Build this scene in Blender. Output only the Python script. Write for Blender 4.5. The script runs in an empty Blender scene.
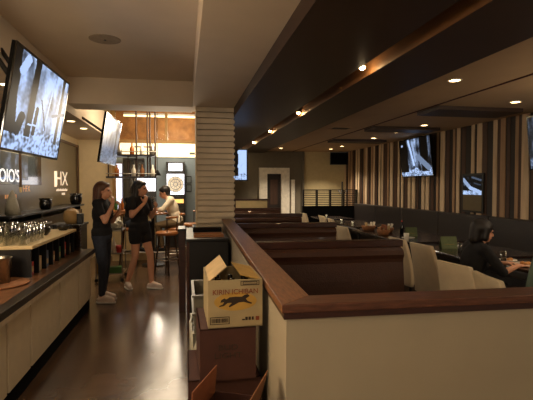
import bpy, bmesh, math, random
from mathutils import Vector, Matrix, noise
C = bpy.context.scene.collection
PI = math.pi
rnd = random.Random(7)

# ------------------------------------------------------------------ materials
def lin(c):
    return tuple(((v/255)/12.92 if v/255 <= .04045 else ((v/255+.055)/1.055)**2.4) for v in c) + (1,)
def mat(name, col, rough=.6, metal=0, var=.12, scale=12, bump=0, bscale=60, stretch=(1,1,1), coat=0, spec=.5, emit=0, ecol=None):
    m = bpy.data.materials.new(name); m.use_nodes = True
    nt = m.node_tree; b = nt.nodes['Principled BSDF']
    b.inputs['Roughness'].default_value = rough; b.inputs['Metallic'].default_value = metal
    b.inputs['Coat Weight'].default_value = coat; b.inputs['Specular IOR Level'].default_value = spec
    tc = nt.nodes.new('ShaderNodeTexCoord'); mp = nt.nodes.new('ShaderNodeMapping')
    mp.inputs['Scale'].default_value = stretch
    nt.links.new(tc.outputs['Object'], mp.inputs['Vector'])
    n = nt.nodes.new('ShaderNodeTexNoise'); n.inputs['Scale'].default_value = scale; n.inputs['Detail'].default_value = 5
    nt.links.new(mp.outputs[0], n.inputs['Vector'])
    r = nt.nodes.new('ShaderNodeValToRGB'); L = lin(col)
    r.color_ramp.elements[0].position = .3; r.color_ramp.elements[1].position = .7
    r.color_ramp.elements[0].color = tuple(v*(1-var) for v in L[:3])+(1,)
    r.color_ramp.elements[1].color = tuple(min(1, v*(1+var)) for v in L[:3])+(1,)
    nt.links.new(n.outputs['Fac'], r.inputs['Fac']); nt.links.new(r.outputs[0], b.inputs['Base Color'])
    if bump:
        n2 = nt.nodes.new('ShaderNodeTexNoise'); n2.inputs['Scale'].default_value = bscale; n2.inputs['Detail'].default_value = 4
        nt.links.new(mp.outputs[0], n2.inputs['Vector'])
        bp = nt.nodes.new('ShaderNodeBump'); bp.inputs['Strength'].default_value = bump; bp.inputs['Distance'].default_value = .01
        nt.links.new(n2.outputs['Fac'], bp.inputs['Height']); nt.links.new(bp.outputs[0], b.inputs['Normal'])
    if emit:
        b.inputs['Emission Color'].default_value = lin(ecol or col); b.inputs['Emission Strength'].default_value = emit
    return m
def glassmat(name, tint=(235,240,240), gloss=.25, rough=.05):
    m = bpy.data.materials.new(name); m.use_nodes = True; nt = m.node_tree; nt.nodes.clear()
    o = nt.nodes.new('ShaderNodeOutputMaterial'); t = nt.nodes.new('ShaderNodeBsdfTransparent'); g = nt.nodes.new('ShaderNodeBsdfGlossy')
    g.inputs['Roughness'].default_value = rough; t.inputs['Color'].default_value = lin(tint)
    lw = nt.nodes.new('ShaderNodeLayerWeight'); lw.inputs['Blend'].default_value = gloss
    mx = nt.nodes.new('ShaderNodeMixShader'); nt.links.new(lw.outputs['Facing'], mx.inputs[0])
    nt.links.new(t.outputs[0], mx.inputs[1]); nt.links.new(g.outputs[0], mx.inputs[2]); nt.links.new(mx.outputs[0], o.inputs[0])
    return m
def screenmat(name, strength):
    m = bpy.data.materials.new(name); m.use_nodes = True; nt = m.node_tree
    b = nt.nodes['Principled BSDF']; a = nt.nodes.new('ShaderNodeVertexColor'); a.layer_name = 'Col'
    b.inputs['Base Color'].default_value = (.01,.01,.012,1); b.inputs['Roughness'].default_value = .3; b.inputs['Specular IOR Level'].default_value = .2
    nt.links.new(a.outputs['Color'], b.inputs['Emission Color']); b.inputs['Emission Strength'].default_value = strength
    return m

M = {}
def defm(k, *a, **kw): M[k] = mat(k, *a, **kw)
defm('floor', (82,60,42), .22, var=.3, scale=2.2, bump=.16, bscale=7)
defm('ceil_left', (222,206,182), .75, var=.04, scale=2)
defm('ceil_right', (186,158,124), .8, var=.05, scale=2)
defm('groove', (70,30,18), .7)
defm('dark_beam', (54,36,24), .5, var=.15, scale=3)
defm('slot_wood', (120,84,52), .45, var=.25, scale=5, stretch=(1,.3,3))
defm('tan_wall', (224,204,164), .8, var=.04)
defm('cream_wall', (202,184,140), .85, var=.05, bump=.1)
defm('grey_wall', (112,104,88), .85, var=.06)
defm('blue_wall', (128,140,146), .8, var=.04)
defm('olive_panel', (98,86,62), .3, var=.08)
defm('frame_wood', (90,66,40), .5)
defm('halfwall', (172,160,136), .6, var=.04, scale=3)
defm('cap_wood', (124,80,52), .42, var=.35, scale=14, stretch=(6,1,6), coat=0)
defm('cap_wood_x', (96,58,40), .42, var=.35, scale=14, stretch=(1,6,6), coat=0)
defm('dark_wood', (58,28,18), .35, var=.3, scale=12, stretch=(1,6,6), coat=.3)
defm('leather', (64,35,22), .5, var=.12, scale=30, bump=.25, bscale=90, coat=.1)
defm('counter_panel', (232,216,184), .5, var=.04)
defm('counter_edge', (236,222,192), .4)
defm('counter_top', (120,82,54), .3, var=.3, scale=18, coat=.3)
defm('toe_dark', (26,20,16), .7)
defm('riser_top', (226,200,150), .4, var=.05)
defm('black', (14,12,12), .4)
defm('black_matte', (9,8,8), .9, spec=.1)
defm('black_gloss', (8,8,9), .12, coat=.5)
defm('steel', (170,165,155), .28, metal=1, var=.1)
defm('chair_vinyl', (214,196,164), .45, var=.05, bump=.1)
defm('banquette', (40,34,32), .45, var=.15, scale=20, bump=.2)
defm('table_dark', (36,24,20), .25, coat=.3)
defm('siding', (214,198,172), .6, var=.08, scale=5)
defm('siding_edge', (220,200,165), .7)
defm('plank_light', (198,174,142), .6, var=.18, scale=6, stretch=(3,3,.4))
defm('plank_tan', (160,128,96), .6, var=.2, scale=6, stretch=(3,3,.4))
defm('plank_brown', (70,46,32), .6, var=.25, scale=6, stretch=(3,3,.4))
defm('plank_dark', (32,22,18), .6, var=.25, scale=6, stretch=(3,3,.4))
defm('kirin_box', (168,150,112), .75, var=.06, scale=8)
defm('gold_print', (186,146,66), .7)
defm('print_dark', (50,36,24), .8)
defm('print_red', (130,60,30), .8)
defm('flap_inner', (196,168,122), .8)
defm('cardboard', (140,92,56), .85, var=.1, bump=.15)
defm('cardboard_red', (70,38,28), .8, var=.1)
defm('cardboard_orange', (140,84,54), .85, var=.08)
defm('bin_grey', (102,97,84), .4)
defm('liner', (168,162,144), .3, bump=.6, bscale=25)
defm('skin', (206,150,118), .55, var=.05, scale=20)
defm('hair_brown', (86,52,30), .45, var=.35, scale=40, stretch=(4,4,.4), bump=.4)
defm('hair_black', (24,18,16), .4, var=.3, scale=40, stretch=(4,4,.4), bump=.4)
defm('cloth_black', (22,20,22), .9, var=.15, scale=8, bump=.25, bscale=14)
defm('denim', (46,52,66), .85, var=.2, scale=30, bump=.3, bscale=18)
defm('shirt_cream', (250,236,212), .85, var=.04, bump=.3, bscale=12)
defm('khaki', (110,90,62), .85)
defm('shoe_white', (226,206,190), .6)
defm('sole', (240,235,225), .6)
defm('lip', (150,70,60), .5)
defm('stool_wood', (168,104,52), .35, var=.25, coat=.3)
defm('rack_metal', (64,46,34), .4, metal=.6)
defm('gold_post', (150,116,66), .45, metal=.3)
defm('menu_green', (88,100,58), .6, var=.2, scale=30)
defm('chair_green', (92,112,100), .6, var=.06)
defm('wicker', (150,100,62), .8, var=.3, scale=60, bump=.6)
defm('white_paint', (230,222,205), .6)
defm('ceramic', (236,228,212), .2, coat=.3)
defm('beige_bowl', (190,152,96), .5)
defm('plastic_dark', (40,34,26), .3)
defm('red', (180,50,36), .5)
defm('green', (70,120,60), .4)
defm('amber', (160,90,30), .25)
defm('blue_item', (80,96,120), .4)
defm('food', (190,130,70), .7, var=.4, scale=60)
defm('outside_brown', (168,116,64), .7, var=.35, scale=5)
defm('lamp_on', (255,230,190), .4, emit=14, ecol=(255,214,150))
defm('spot_on', (255,230,190), .4, emit=45, ecol=(255,205,130))
defm('lit_sign', (255,240,205), .5, emit=1.25, ecol=(255,232,186))
defm('light_strip', (255,236,200), .5, emit=3.0, ecol=(255,226,170))
defm('lit_window', (235,240,255), .5, emit=1.6, ecol=(214,226,255))
defm('lit_white', (240,244,255), .5, emit=1.7, ecol=(226,234,255))
defm('lit_amber', (255,200,120), .5, emit=1.0, ecol=(255,190,100))
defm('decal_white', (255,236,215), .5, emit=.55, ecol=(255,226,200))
defm('decal_bright', (255,250,245), .5, emit=1.2)
defm('decal_orange', (230,170,110), .5, emit=.28, ecol=(255,180,110))
defm('flame', (255,220,160), .5, emit=1.0, ecol=(255,225,180))
defm('speaker_mesh', (160,144,122), .7)
M['glass'] = glassmat('glass', gloss=.6)
M['pane'] = glassmat('pane', (240,240,240), .12)
M['smoke_glass'] = glassmat('smoke_glass', (200,190,170), .25)
M['screen'] = screenmat('screen', 1.0)
M['screen_soft'] = screenmat('screen_soft', .28)
M['screen_dim'] = screenmat('screen_dim', .45)

# ------------------------------------------------------------------ geometry helpers
def bx(bm, x0, x1, y0, y1, z0, z1, mi=0):
    vs = [bm.verts.new((x, y, z)) for x in (x0, x1) for y in (y0, y1) for z in (z0, z1)]
    for f in ((0,1,3,2),(4,6,7,5),(0,4,5,1),(2,3,7,6),(0,2,6,4),(1,5,7,3)):
        bm.faces.new([vs[i] for i in f]).material_index = mi
    return vs
def box(x0, x1, y0, y1, z0, z1):
    bm = bmesh.new(); bx(bm, x0, x1, y0, y1, z0, z1); return bm
def bevel(bm, w=.005, seg=2):
    bmesh.ops.bevel(bm, geom=bm.edges[:], offset=w, segments=seg, affect='EDGES', profile=.5); return bm
def tube(bm, p0, p1, r0, r1=None, n=12):
    r1 = r0 if r1 is None else r1
    p0, p1 = Vector(p0), Vector(p1); d = (p1-p0).normalized()
    a = d.orthogonal().normalized(); b = d.cross(a)
    R = []
    for p, r in ((p0, r0), (p1, r1)):
        R.append([bm.verts.new(p + (a*math.cos(t)+b*math.sin(t))*r) for t in [2*PI*k/n for k in range(n)]])
    for k in range(n): bm.faces.new((R[0][k], R[0][(k+1)%n], R[1][(k+1)%n], R[1][k]))
    bm.faces.new(R[0][::-1]); bm.faces.new(R[1]); return bm
def lathe(bm, prof, c=(0,0,0), n=20):      # prof: (r,z); closes on the axis where r==0
    rings = []
    for r, z in prof:
        if r < 1e-5: rings.append([bm.verts.new((c[0], c[1], c[2]+z))])
        else: rings.append([bm.verts.new((c[0]+r*math.cos(2*PI*k/n), c[1]+r*math.sin(2*PI*k/n), c[2]+z)) for k in range(n)])
    for A, B in zip(rings, rings[1:]):
        for k in range(n):
            q = [A[k % len(A)], A[(k+1) % len(A)], B[(k+1) % len(B)], B[k % len(B)]]
            u = []
            for v in q:
                if v not in u: u.append(v)
            if len(u) > 2: bm.faces.new(u)
    return bm
def prism(bm, pts, axis, a, b):            # polygon of 2d pts extruded along axis between a and b
    def mk(p, t):
        return {'x': (t, p[0], p[1]), 'y': (p[0], t, p[1]), 'z': (p[0], p[1], t)}[axis]
    A = [bm.verts.new(mk(p, a)) for p in pts]; B = [bm.verts.new(mk(p, b)) for p in pts]
    n = len(pts)
    for k in range(n): bm.faces.new((A[k], A[(k+1)%n], B[(k+1)%n], B[k]))
    bm.faces.new(A[::-1]); bm.faces.new(B); return bm
def obj(name, bm, m, parent=None, smooth=False, loc=None):
    bmesh.ops.recalc_face_normals(bm, faces=bm.faces[:])
    me = bpy.data.meshes.new(name); bm.to_mesh(me); bm.free()
    ms = m if isinstance(m, list) else [m]
    for k in ms: me.materials.append(M[k])
    if smooth:
        me.polygons.foreach_set('use_smooth', [True]*len(me.polygons))
    o = bpy.data.objects.new(name, me); C.objects.link(o)
    if parent: o.parent = parent
    if loc: o.location = loc
    return o
def tag(o, label=None, cat=None, group=None, kind=None):
    if label: o['label'] = label
    if cat: o['category'] = cat
    if group: o['group'] = group
    if kind: o['kind'] = kind
    return o
def thing(name, label, cat, loc=(0,0,0), rz=0, group=None, rx=0):
    o = bpy.data.objects.new(name, None); C.objects.link(o); o.empty_display_size = .1
    o.location = loc; o.rotation_euler = (rx, 0, rz)
    return tag(o, label, cat, group)
def struct(name, bm, m, parent=None, label=None):
    o = obj(name, bm, m, parent)
    if not parent: o['kind'] = 'structure'
    if label: o['label'] = label
    return o
def copy_tree(o, parent=None):
    c = o.copy(); C.objects.link(c); c.parent = parent
    for ch in list(o.children): copy_tree(ch, c)
    return c
def dup(o, loc, rz=None, label=None, group=None):
    c = copy_tree(o); c.location = loc
    if rz is not None: c.rotation_euler = (0, 0, rz)
    if label: c['label'] = label
    if group: c['group'] = group
    return c
def text(s, size, m, parent, loc, rot, name='lettering', ext=.0008, ax='CENTER', sx=1):
    cu = bpy.data.curves.new('t', 'FONT'); cu.body = s; cu.size = size; cu.extrude = ext; cu.align_x = ax; cu.align_y = 'CENTER'
    t = bpy.data.objects.new('t', cu); C.objects.link(t)
    bpy.context.view_layer.update()
    me = bpy.data.meshes.new_from_object(t.evaluated_get(bpy.context.evaluated_depsgraph_get()))
    bpy.data.objects.remove(t); me.materials.clear(); me.materials.append(M[m])
    o = bpy.data.objects.new(name, me); C.objects.link(o); o.parent = parent
    o.location = loc; o.rotation_euler = rot; o.scale = (sx, 1, 1)
    return o

# ------------------------------------------------------------------ setting
struct('floor', box(-4.5, 6.5, -2.5, 14.5, -.1, 0), 'floor')
bm = box(-2.4, .12, -2.5, 6.5, 3.04, 3.14); bx(bm, -2.4, 1.0, 6.99, 10.2, 3.25, 3.35); bx(bm, -2.4, 1.3, 6.5, 6.99, 3.04, 3.14); bx(bm, -2.1, 1.3, 10.2, 12.2, 3.85, 3.95)
struct('ceiling', bm, 'ceil_left', label='pale ceiling over the serving aisle')
struct('ceiling_right', box(2.3, 5.0, -2.5, 13.5, 2.6, 2.75), 'ceil_right', label='brown ceiling over the dining tables')
struct('trim_1', box(.115, .70, -2.5, 6.9, 2.68, 3.04), 'ceil_left', label='pale dropped beam running from the camera to the ribbed column')
bm = box(.70, 1.46, -2.5, 13.3, 2.55, 3.04); struct('trim_2', bm, 'dark_beam', label='dark dropped ceiling left of the light slot')
bm = box(1.64, 2.3, -2.5, 13.3, 2.55, 3.04); struct('trim_3', bm, 'dark_beam', label='dark dropped beam right of the light slot')
bm = box(1.635, 1.642, -1, 13.2, 2.552, 2.95); bx(bm, 1.458, 1.463, -1, 13.2, 2.552, 2.95); bx(bm, 1.46, 1.64, -1, 13.2, 2.95, 2.96)
struct('trim_4', bm, 'slot_wood', label='wooden lining of the ceiling light slot')
struct('trim_5', box(-1.57, .115, 6.5, 7.0, 2.68, 3.3), 'ceil_left', label='pale cross beam over the aisle')
struct('trim_6', box(-2.4, -1.57, 1.2, 10.4, 2.57, 3.04), 'ceil_left', label='bulkhead over the left counter')
struct('trim_7', box(3.19, 3.215, -1, 13.2, 2.592, 2.602), 'groove', label='reddish groove along the ceiling')
for i, (a, b) in enumerate(((5.35, 5.9), (7.35, 7.8), (9.5, 9.95))):
    struct('trim_%d' % (8+i), box(3.25, 4.5, a, b, 2.55, 2.6), 'dark_beam', label='shallow dark panel under the dining ceiling')
struct('wall_left', box(-2.5, -2.3, -2.5, 10.4, 0, 2.57), 'tan_wall')
struct('wall_far_left', box(-2.5, -1.53, 10.38, 10.5, 0, 3.3), 'tan_wall')
struct('wall_passage', box(-2.1, -1.95, 10.5, 12.0, 0, 3.9), 'tan_wall')
struct('wall_back_left', box(-2.1, 1.3, 12.0, 12.2, 0, 2.7), 'blue_wall')
bm = box(1.2, 3.53, 13.2, 13.4, 0, 2.6); bx(bm, 1.2, 1.3, 12.0, 13.2, 0, 2.6)
struct('wall_back', bm, 'grey_wall')
struct('wall_back_right', box(3.53, 5.0, 13.2, 13.4, 0, 2.6), 'cream_wall')
bm = box(3.5, 3.56, 13.12, 13.2, 0, 2.6)
struct('trim_11', bm, 'grey_wall', label='grey pilaster between the grey wall and the cream wall')
# striped plank wall
bm = bmesh.new(); y = -1.0; seq = [(0,.10),(3,.07),(0,.085),(3,.13),(2,.08),(3,.05)]; k = 0
while y < 13.2:
    mi, w = seq[k % 6]; w *= rnd.uniform(.7, 1.35)
    if mi == 0 and rnd.random() < .35: mi = 1
    if mi == 3 and rnd.random() < .3: mi = 2
    t = {0:.02, 1:.014, 2:.008, 3:0}[mi]
    bx(bm, 4.87-t, 5.0, y, min(y+w, 13.2), 0, 2.6, mi); y += w; k += 1
struct('wall_right', bm, ['plank_light', 'plank_tan', 'plank_brown', 'plank_dark'], label='wall of vertical tan and dark brown planks')

# glass wall panel on the left wall
bm = box(-2.3, -2.285, 3.2, 10.2, .9, 2.38); w1 = struct('window_1', bm, 'olive_panel', label='tinted panel on the left wall')
bm = bmesh.new()
bx(bm, -2.3, -2.26, 10.2, 10.3, .9, 2.43); bx(bm, -2.3, -2.26, 3.2, 10.3, 2.38, 2.43)
struct('window_frame', bm, 'frame_wood', w1)
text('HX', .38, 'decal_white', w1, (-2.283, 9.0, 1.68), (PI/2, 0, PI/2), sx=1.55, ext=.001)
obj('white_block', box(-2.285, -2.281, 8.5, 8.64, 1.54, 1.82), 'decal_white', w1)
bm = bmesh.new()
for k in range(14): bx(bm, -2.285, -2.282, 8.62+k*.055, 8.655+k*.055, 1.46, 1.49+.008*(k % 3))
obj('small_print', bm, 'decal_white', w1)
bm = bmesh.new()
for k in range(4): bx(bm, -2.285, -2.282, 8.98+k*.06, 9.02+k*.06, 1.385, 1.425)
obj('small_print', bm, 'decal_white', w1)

# ribbed column
bm = box(.195, .67, 6.53, 6.95, 0, 2.68)
colm = struct('wall_column', bm, 'siding_edge', label='square column faced with ribbed siding')
bm = bmesh.new()
pr = [(6.53, 0)]; z = 0; 
n = 32; h = 2.68/n
for i in range(n):
    pr += [(6.528, i*h+.004), (6.528, i*h+h*.2), (6.455, i*h+h*.24), (6.468, i*h+h*.97), (6.528, i*h+h*.985)]
pr += [(6.53, 2.68)]
prism(bm, pr, 'x', .175, .70)
obj('ribbed_siding', bm, 'siding', colm)
bm = bmesh.new()
prr = [(.67, 0)]
for i in range(n): prr += [(.695, i*h+.004), (.72, i*h+h*.55), (.718, i*h+h*.85), (.695, i*h+h*.97)]
prr += [(.67, 2.68)]
prism(bm, prr, 'y', 6.5, 6.95); obj('ribbed_siding', bm, 'siding', colm)

obj('corner_trim', box(.15, .176, 6.45, 6.62, 0, 2.68), 'siding_edge', colm)
# ---- booth half wall (slightly turned against the room): local frame u,v
BO = Vector((.38, 1.715, 0)); BR = math.radians(-1.75)
hw = bpy.data.objects.new('wall_booth', None); C.objects.link(hw); hw.location = BO; hw.rotation_euler.z = BR
tag(hw, 'cream half wall with wooden cap around the booths', kind='structure')
bm = box(.015, .125, .015, 4.75, 0, 1.03); bx(bm, .125, 1.9, .015, .125, 0, 1.03)
obj('wall_panel', bm, 'halfwall', hw)
bm = bmesh.new(); prism(bm, [(-.005,-.0),(.14,.14),(.14,4.75),(-.005,4.75)], 'z', 1.045, 1.08); bevel(bm, .004)
obj('cap', bm, 'cap_wood', hw)
bm = bmesh.new(); prism(bm, [(-.005,-.0),(1.9,.0),(1.9,.15),(.14,.14)], 'z', 1.045, 1.08); bevel(bm, .004)
obj('cap', bm, 'cap_wood_x', hw)
bm = box(.004, .135, .004, 4.75, 1.02, 1.046); bx(bm, .135, 1.9, .004, .14, 1.02, 1.046)
obj('cap_moulding', bm, 'dark_wood', hw)

def booth_loc(u, v):
    p = Matrix.Rotation(BR, 3, 'Z') @ Vector((u, v, 0)) + BO; return (p.x, p.y, 0)
def back_profile(s):   # (v,z) upholstered back; s=-1 faces the camera
    P = [(.0,.42),(.0,1.02),(.045,1.02),(.085,1.0),(.10,.965),(.085,.93),(.08,.9),(.10,.75),(.115,.55),(.12,.42)]
    return [(s*(.04+a), b) for a, b in P]
def booth(v, label):
    t = thing('booth_bench', label, 'booth bench', booth_loc(.145, v), BR, 'brown booth benches behind the half wall')
    obj('divider_panel', box(0, 1.27, -.04, .04, 0, 1.02), 'dark_wood', t)
    obj('cap', bevel(box(0, 1.29, -.055, .055, 1.02, 1.08), .006), 'dark_wood', t)
    for s in (-1, 1):
        bm = bmesh.new(); prism(bm, back_profile(s), 'x', .01, 1.26); obj('backrest', bm, 'leather', t)
        a, b = sorted((s*.04, s*.56)); bm = box(.01, 1.26, a, b, .36, .47); bevel(bm, .03, 3); obj('seat', bm, 'leather', t, True)
        a, b = sorted((s*.04, s*.50)); obj('base', box(.02, 1.25, a, b, 0, .36), 'dark_wood', t)
    return t
t = thing('booth_bench', 'brown leather booth bench backing onto the front half wall', 'booth bench', booth_loc(.145, .16), BR, 'brown booth benches behind the half wall')
bm = bmesh.new(); prism(bm, [(a-.05, min(b,.99)) for a, b in back_profile(1)], 'x', .01, 1.26); obj('backrest', bm, 'leather', t)
bm = box(.01, 1.26, 0, .5, .36, .47); bevel(bm, .03, 3); obj('seat', bm, 'leather', t, True)
obj('base', box(.02, 1.25, 0, .45, 0, .36), 'dark_wood', t)
for v, l in ((2.0, 'dark brown leather booth bench nearest the front half wall, widest in view'),
             (3.9, 'second brown booth bench back behind the nearest one'),
             (5.85, 'third brown booth bench back, level with the ribbed column'),
             (7.9, 'farthest brown booth bench back, before the cream partition')):
    booth(v, l)
t = thing('booth_partition', 'low cream partition with dark wooden frame behind the farthest booth', 'partition', (1.18, 10.9, 0))
obj('panel', box(.03, .82, -.03, .03, 0, 1.2), 'cream_wall', t)
obj('frame', box(0, .86, -.045, .045, 1.2, 1.24), 'dark_wood', t)
bm = box(0, .035, -.045, .045, 0, 1.2); obj('post', bm, 'dark_wood', t)
bm = box(.82, .86, -.045, .045, 0, 1.2); obj('post', bm, 'dark_wood', t)

# ---- doorway in the far wall
d1 = bpy.data.objects.new('door_1', None); C.objects.link(d1); tag(d1, 'dark doorway in a wide pale frame in the grey far wall', kind='structure'); d1.location = (2.62, 13.2, 0)
bm = box(-.45, -.21, -.12, 0, 0, 2.1); bx(bm, .22, .47, -.12, 0, 0, 2.1); bx(bm, -.21, .22, -.12, 0, 1.92, 2.1)
obj('door_frame', bm, 'white_paint', d1)
obj('door_panel', box(-.21, .22, -.03, -.005, 0, 1.92), 'plank_dark', d1)
bm = box(-.1, .12, -.036, -.03, 1.0, 1.75); obj('window_panel', bm, 'plank_brown', d1)
bm = box(.53, .64, -.1, 0, 0, 1.75); obj('pale_post', bm, 'white_paint', d1)

# ---- slatted railing divider
t = thing('slatted_divider', 'black low divider with horizontal slat railing before the cream wall', 'divider', (3.2, 12.0, 0))
obj('base_panel', box(0, 1.6, -.06, .06, 0, 1.0), 'black_matte', t)
for i in range(5):
    x = .0 + i*.39; obj('post', box(x, x+.04, -.05, .05, 1.0, 1.43), 'black', t)
bm = bmesh.new()
for i in range(8): bx(bm, .04, 1.56, -.012, .012, 1.03+i*.05, 1.05+i*.05)
obj('slats', bm, 'black', t)
obj('top_rail', box(0, 1.6, -.05, .05, 1.43, 1.46), 'black', t)

# ------------------------------------------------------------------ banquette
t = thing('banquette', 'long black upholstered banquette along the striped plank wall', 'banquette', (4.84, 0, 0))
for i in range(8):
    a = .6 + i*1.42; b = a+1.40
    bm = box(-.16, 0, a, b, .42, 1.07); bevel(bm, .018, 2); obj('back_panel', bm, 'banquette', t)
    bm = box(-.60, -.12, a, b, .34, .46); bevel(bm, .03, 2); obj('seat', bm, 'banquette', t)
obj('base', box(-.52, 0, .6, 11.94, 0, .36), 'black', t)

# ------------------------------------------------------------------ chairs and tables
def make_chair(label, m='chair_vinyl', group='white vinyl dining chairs'):
    t = thing('dining_chair', label, 'chair', (0,0,0), 0, group)
    bm = bmesh.new(); prism(bm, [(-.21,-.19),(.2,-.21),(.2,.21),(-.21,.19)], 'z', .40, .48); bevel(bm, .022, 3)
    obj('seat', bm, m, t, True)
    bm = bmesh.new(); nu, nv = 8, 10; F, B = [], []     # curved, gently tapered back
    for j in range(nv+1):
        q = j/nv; z = .38+.55*q; hwid = .205+.012*math.sin(q*PI) - (.02*q*q)
        rowf, rowb = [], []
        for i in range(nu+1):
            s = -1+2*i/nu; x = -.19-.09*q*q - .02*(1-s*s)
            zz = z + (.004*(1-s*s) if j == nv else 0)
            rowf.append(bm.verts.new((x+.02, s*hwid, zz))); rowb.append(bm.verts.new((x-.022, s*hwid, zz)))
        F.append(rowf); B.append(rowb)
    for j in range(nv):
        for i in range(nu):
            bm.faces.new((F[j][i], F[j][i+1], F[j+1][i+1], F[j+1][i])); bm.faces.new((B[j][i+1], B[j][i], B[j+1][i], B[j+1][i+1]))
        bm.faces.new((F[j][0], F[j+1][0], B[j+1][0], B[j][0])); bm.faces.new((F[j][nu], B[j][nu], B[j+1][nu], F[j+1][nu]))
    for i in range(nu):
        bm.faces.new((F[nv][i], F[nv][i+1], B[nv][i+1], B[nv][i])); bm.faces.new((F[0][i+1], F[0][i], B[0][i], B[0][i+1]))
    o = obj('backrest', bm, m, t, True); md = o.modifiers.new('b', 'BEVEL'); md.width = .008; md.segments = 2
    for x, y in ((-.19,-.17),(-.19,.17),(.17,-.18),(.17,.18)):
        bm = bmesh.new(); tube(bm, (x+(.02 if x > 0 else -.03), y, 0), (x, y, .42), .013, .02, 8); obj('leg', bm, 'black', t)
    return t
ch = make_chair('cream dining chair second from the camera, fully above the half wall cap at its left')
ch.location = (2.40, 3.29, 0); ch.rotation_euler.z = math.radians(8); ch['label'] = 'cream dining chair left of the seated woman, second from the camera'
dup(ch, (2.34, 2.72, 0), math.radians(-10), 'cream dining chair nearest the camera, only its back top above the half wall cap')
dup(ch, (2.77, 4.44, 0), math.radians(6), 'cream dining chair facing the green menu table, nearer of its pair')
dup(ch, (2.77, 4.97, 0), math.radians(2), 'cream dining chair of the side by side pair, just past the nearest booth end')
dup(ch, (2.66, 6.6, 0), math.radians(5), 'cream dining chair behind the second booth bench end')
dup(ch, (3.0, 8.1, 0), math.radians(-5), 'cream dining chair in front of the far table with candles')
dup(ch, (3.1, 9.0, 0), math.radians(0), 'cream dining chair beyond the candle table')
dup(ch, (2.96, 10.0, 0), math.radians(4), 'farthest cream dining chair, near the slatted divider')
gc = make_chair('grey green chair at the right edge, behind the half wall', 'chair_green', 'green chairs')
del gc['group']; gc.location = (2.97, 3.43, 0); gc.rotation_euler.z = math.radians(92); gc.scale = (1, 1, 1.12)
t = thing('low_stool', 'low dark stool the woman with bobbed hair sits on', 'stool', (2.88, 3.98, 0))
obj('seat', bevel(box(-.2, .18, -.2, .2, .37, .43), .015), 'black', t)
for x in (-.16, .14):
    for y in (-.16, .16):
        bm = bmesh.new(); tube(bm, (x,y,0), (x,y,.38), .015, n=8); obj('leg', bm, 'black', t)

def table(x0, x1, y0, y1, label):
    t = thing('dining_table', label, 'table', ((x0+x1)/2, (y0+y1)/2, 0), 0, 'dark dining tables')
    a, b = (x1-x0)/2, (y1-y0)/2
    obj('tabletop', bevel(box(-a, a, -b, b, .72, .75), .006), 'table_dark', t)
    bm = bmesh.new(); tube(bm, (0,0,.02), (0,0,.72), .035, n=12); obj('pedestal', bm, 'black', t)
    bm = bevel(box(-.25, .25, -.25, .25, 0, .025), .008); obj('foot', bm, 'black', t)
table(3.2, 4.1, 3.6, 4.3, 'dark table with plates in front of the seated woman')
table(3.05, 4.1, 4.5, 5.5, 'dark table with the large green menu, behind the seated woman')
table(3.05, 4.1, 5.9, 7.85, 'long dark table with woven baskets')
table(3.3, 4.1, 8.3, 10.0, 'dark table with candles beyond the baskets')
table(3.3, 4.1, 10.4, 11.5, 'farthest dark table before the slatted divider')

def menu(x, y, z, w, h, rz, label):
    t = thing('menu_card', label, 'menu', (x, y, z), rz, 'green menu cards on the tables')
    bm = bmesh.new(); prism(bm, [(-.05,0),(-.046,0),(0,h-.004),(.046,0),(.05,0),(.002,h),(-.002,h)], 'x', -w/2, w/2)
    obj('card', bm, 'menu_green', t)
    bm = box(-w*.3, w*.3, -.0335, -.032, h*.32, h*.36); o = obj('print', bm, 'gold_print', t); o.rotation_euler.x = 0
menu(3.35, 5.25, .75, .20, .15, -.2, 'larger green menu tent standing on the table behind the seated woman')
menu(3.57, 6.63, .75, .18, .14, -.2, 'smaller green menu tent on the long table beside the glass')
def basket(x, y, r, label, fill, parts):
    t = thing('woven_basket', label, 'basket', (x, y, .75), 0, 'woven baskets on the long table')
    bm = bmesh.new(); lathe(bm, [(0,0),(r*.75,0),(r*.9,.04),(r,.09),(r*.94,.09),(r*.85,.04),(r*.7,.012),(0,.012)]); obj('basket', bm, 'wicker', t, True)
    for i in range(parts):
        a = 2.4*i; q = r*.45*(i % 3)/1.5
        bm = bmesh.new(); tube(bm, (q*math.cos(a), q*math.sin(a), .02), (q*math.cos(a)*1.3, q*math.sin(a)*1.3, .12+.02*(i % 3)), .022, .02, 10)
        o = obj('napkin_roll', bm, fill[i % len(fill)], t, True)
basket(3.27, 7.62, .13, 'woven basket of rolled cream napkins, farther one on the long table', ['ceramic','flap_inner','shirt_cream'], 7)
basket(3.4, 7.2, .14, 'woven basket of tan rolls in the middle of the long table', ['flap_inner','cardboard_orange','ceramic'], 8)
basket(3.2, 6.85, .11, 'woven basket nearest the cream chairs on the long table', ['cardboard_orange','flap_inner'], 6)
def candle(x, y, label, g='candle glasses on the tables'):
    t = thing('candle_glass', label, 'candle', (x, y, .75), 0, g)
    bm = bmesh.new(); lathe(bm, [(0,0),(.03,0),(.034,.07),(.03,.07),(.027,.008),(0,.008)]); obj('glass', bm, 'glass', t, True)
    bm = bmesh.new(); tube(bm, (0,0,.01), (0,0,.05), .024); obj('candle', bm, 'flame', t)
candle(3.51, 9.7, 'lit candle glass at the far end of the table beyond the baskets')
candle(3.5, 9.0, 'lit candle glass at the middle of the table beyond the baskets')
candle(3.6, 11.1, 'lit candle glass on the farthest table')
def tumbler(x, y, z, r, h, label, m='glass', group=None):
    t = thing('drinking_glass', label, 'glass', (x, y, z), 0, group)
    bm = bmesh.new(); lathe(bm, [(0,0),(r*.8,0),(r,h),(r*.93,h),(r*.74,.008),(0,.008)], n=14); obj('glass_body', bm, m, t, True)
    return t
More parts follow.
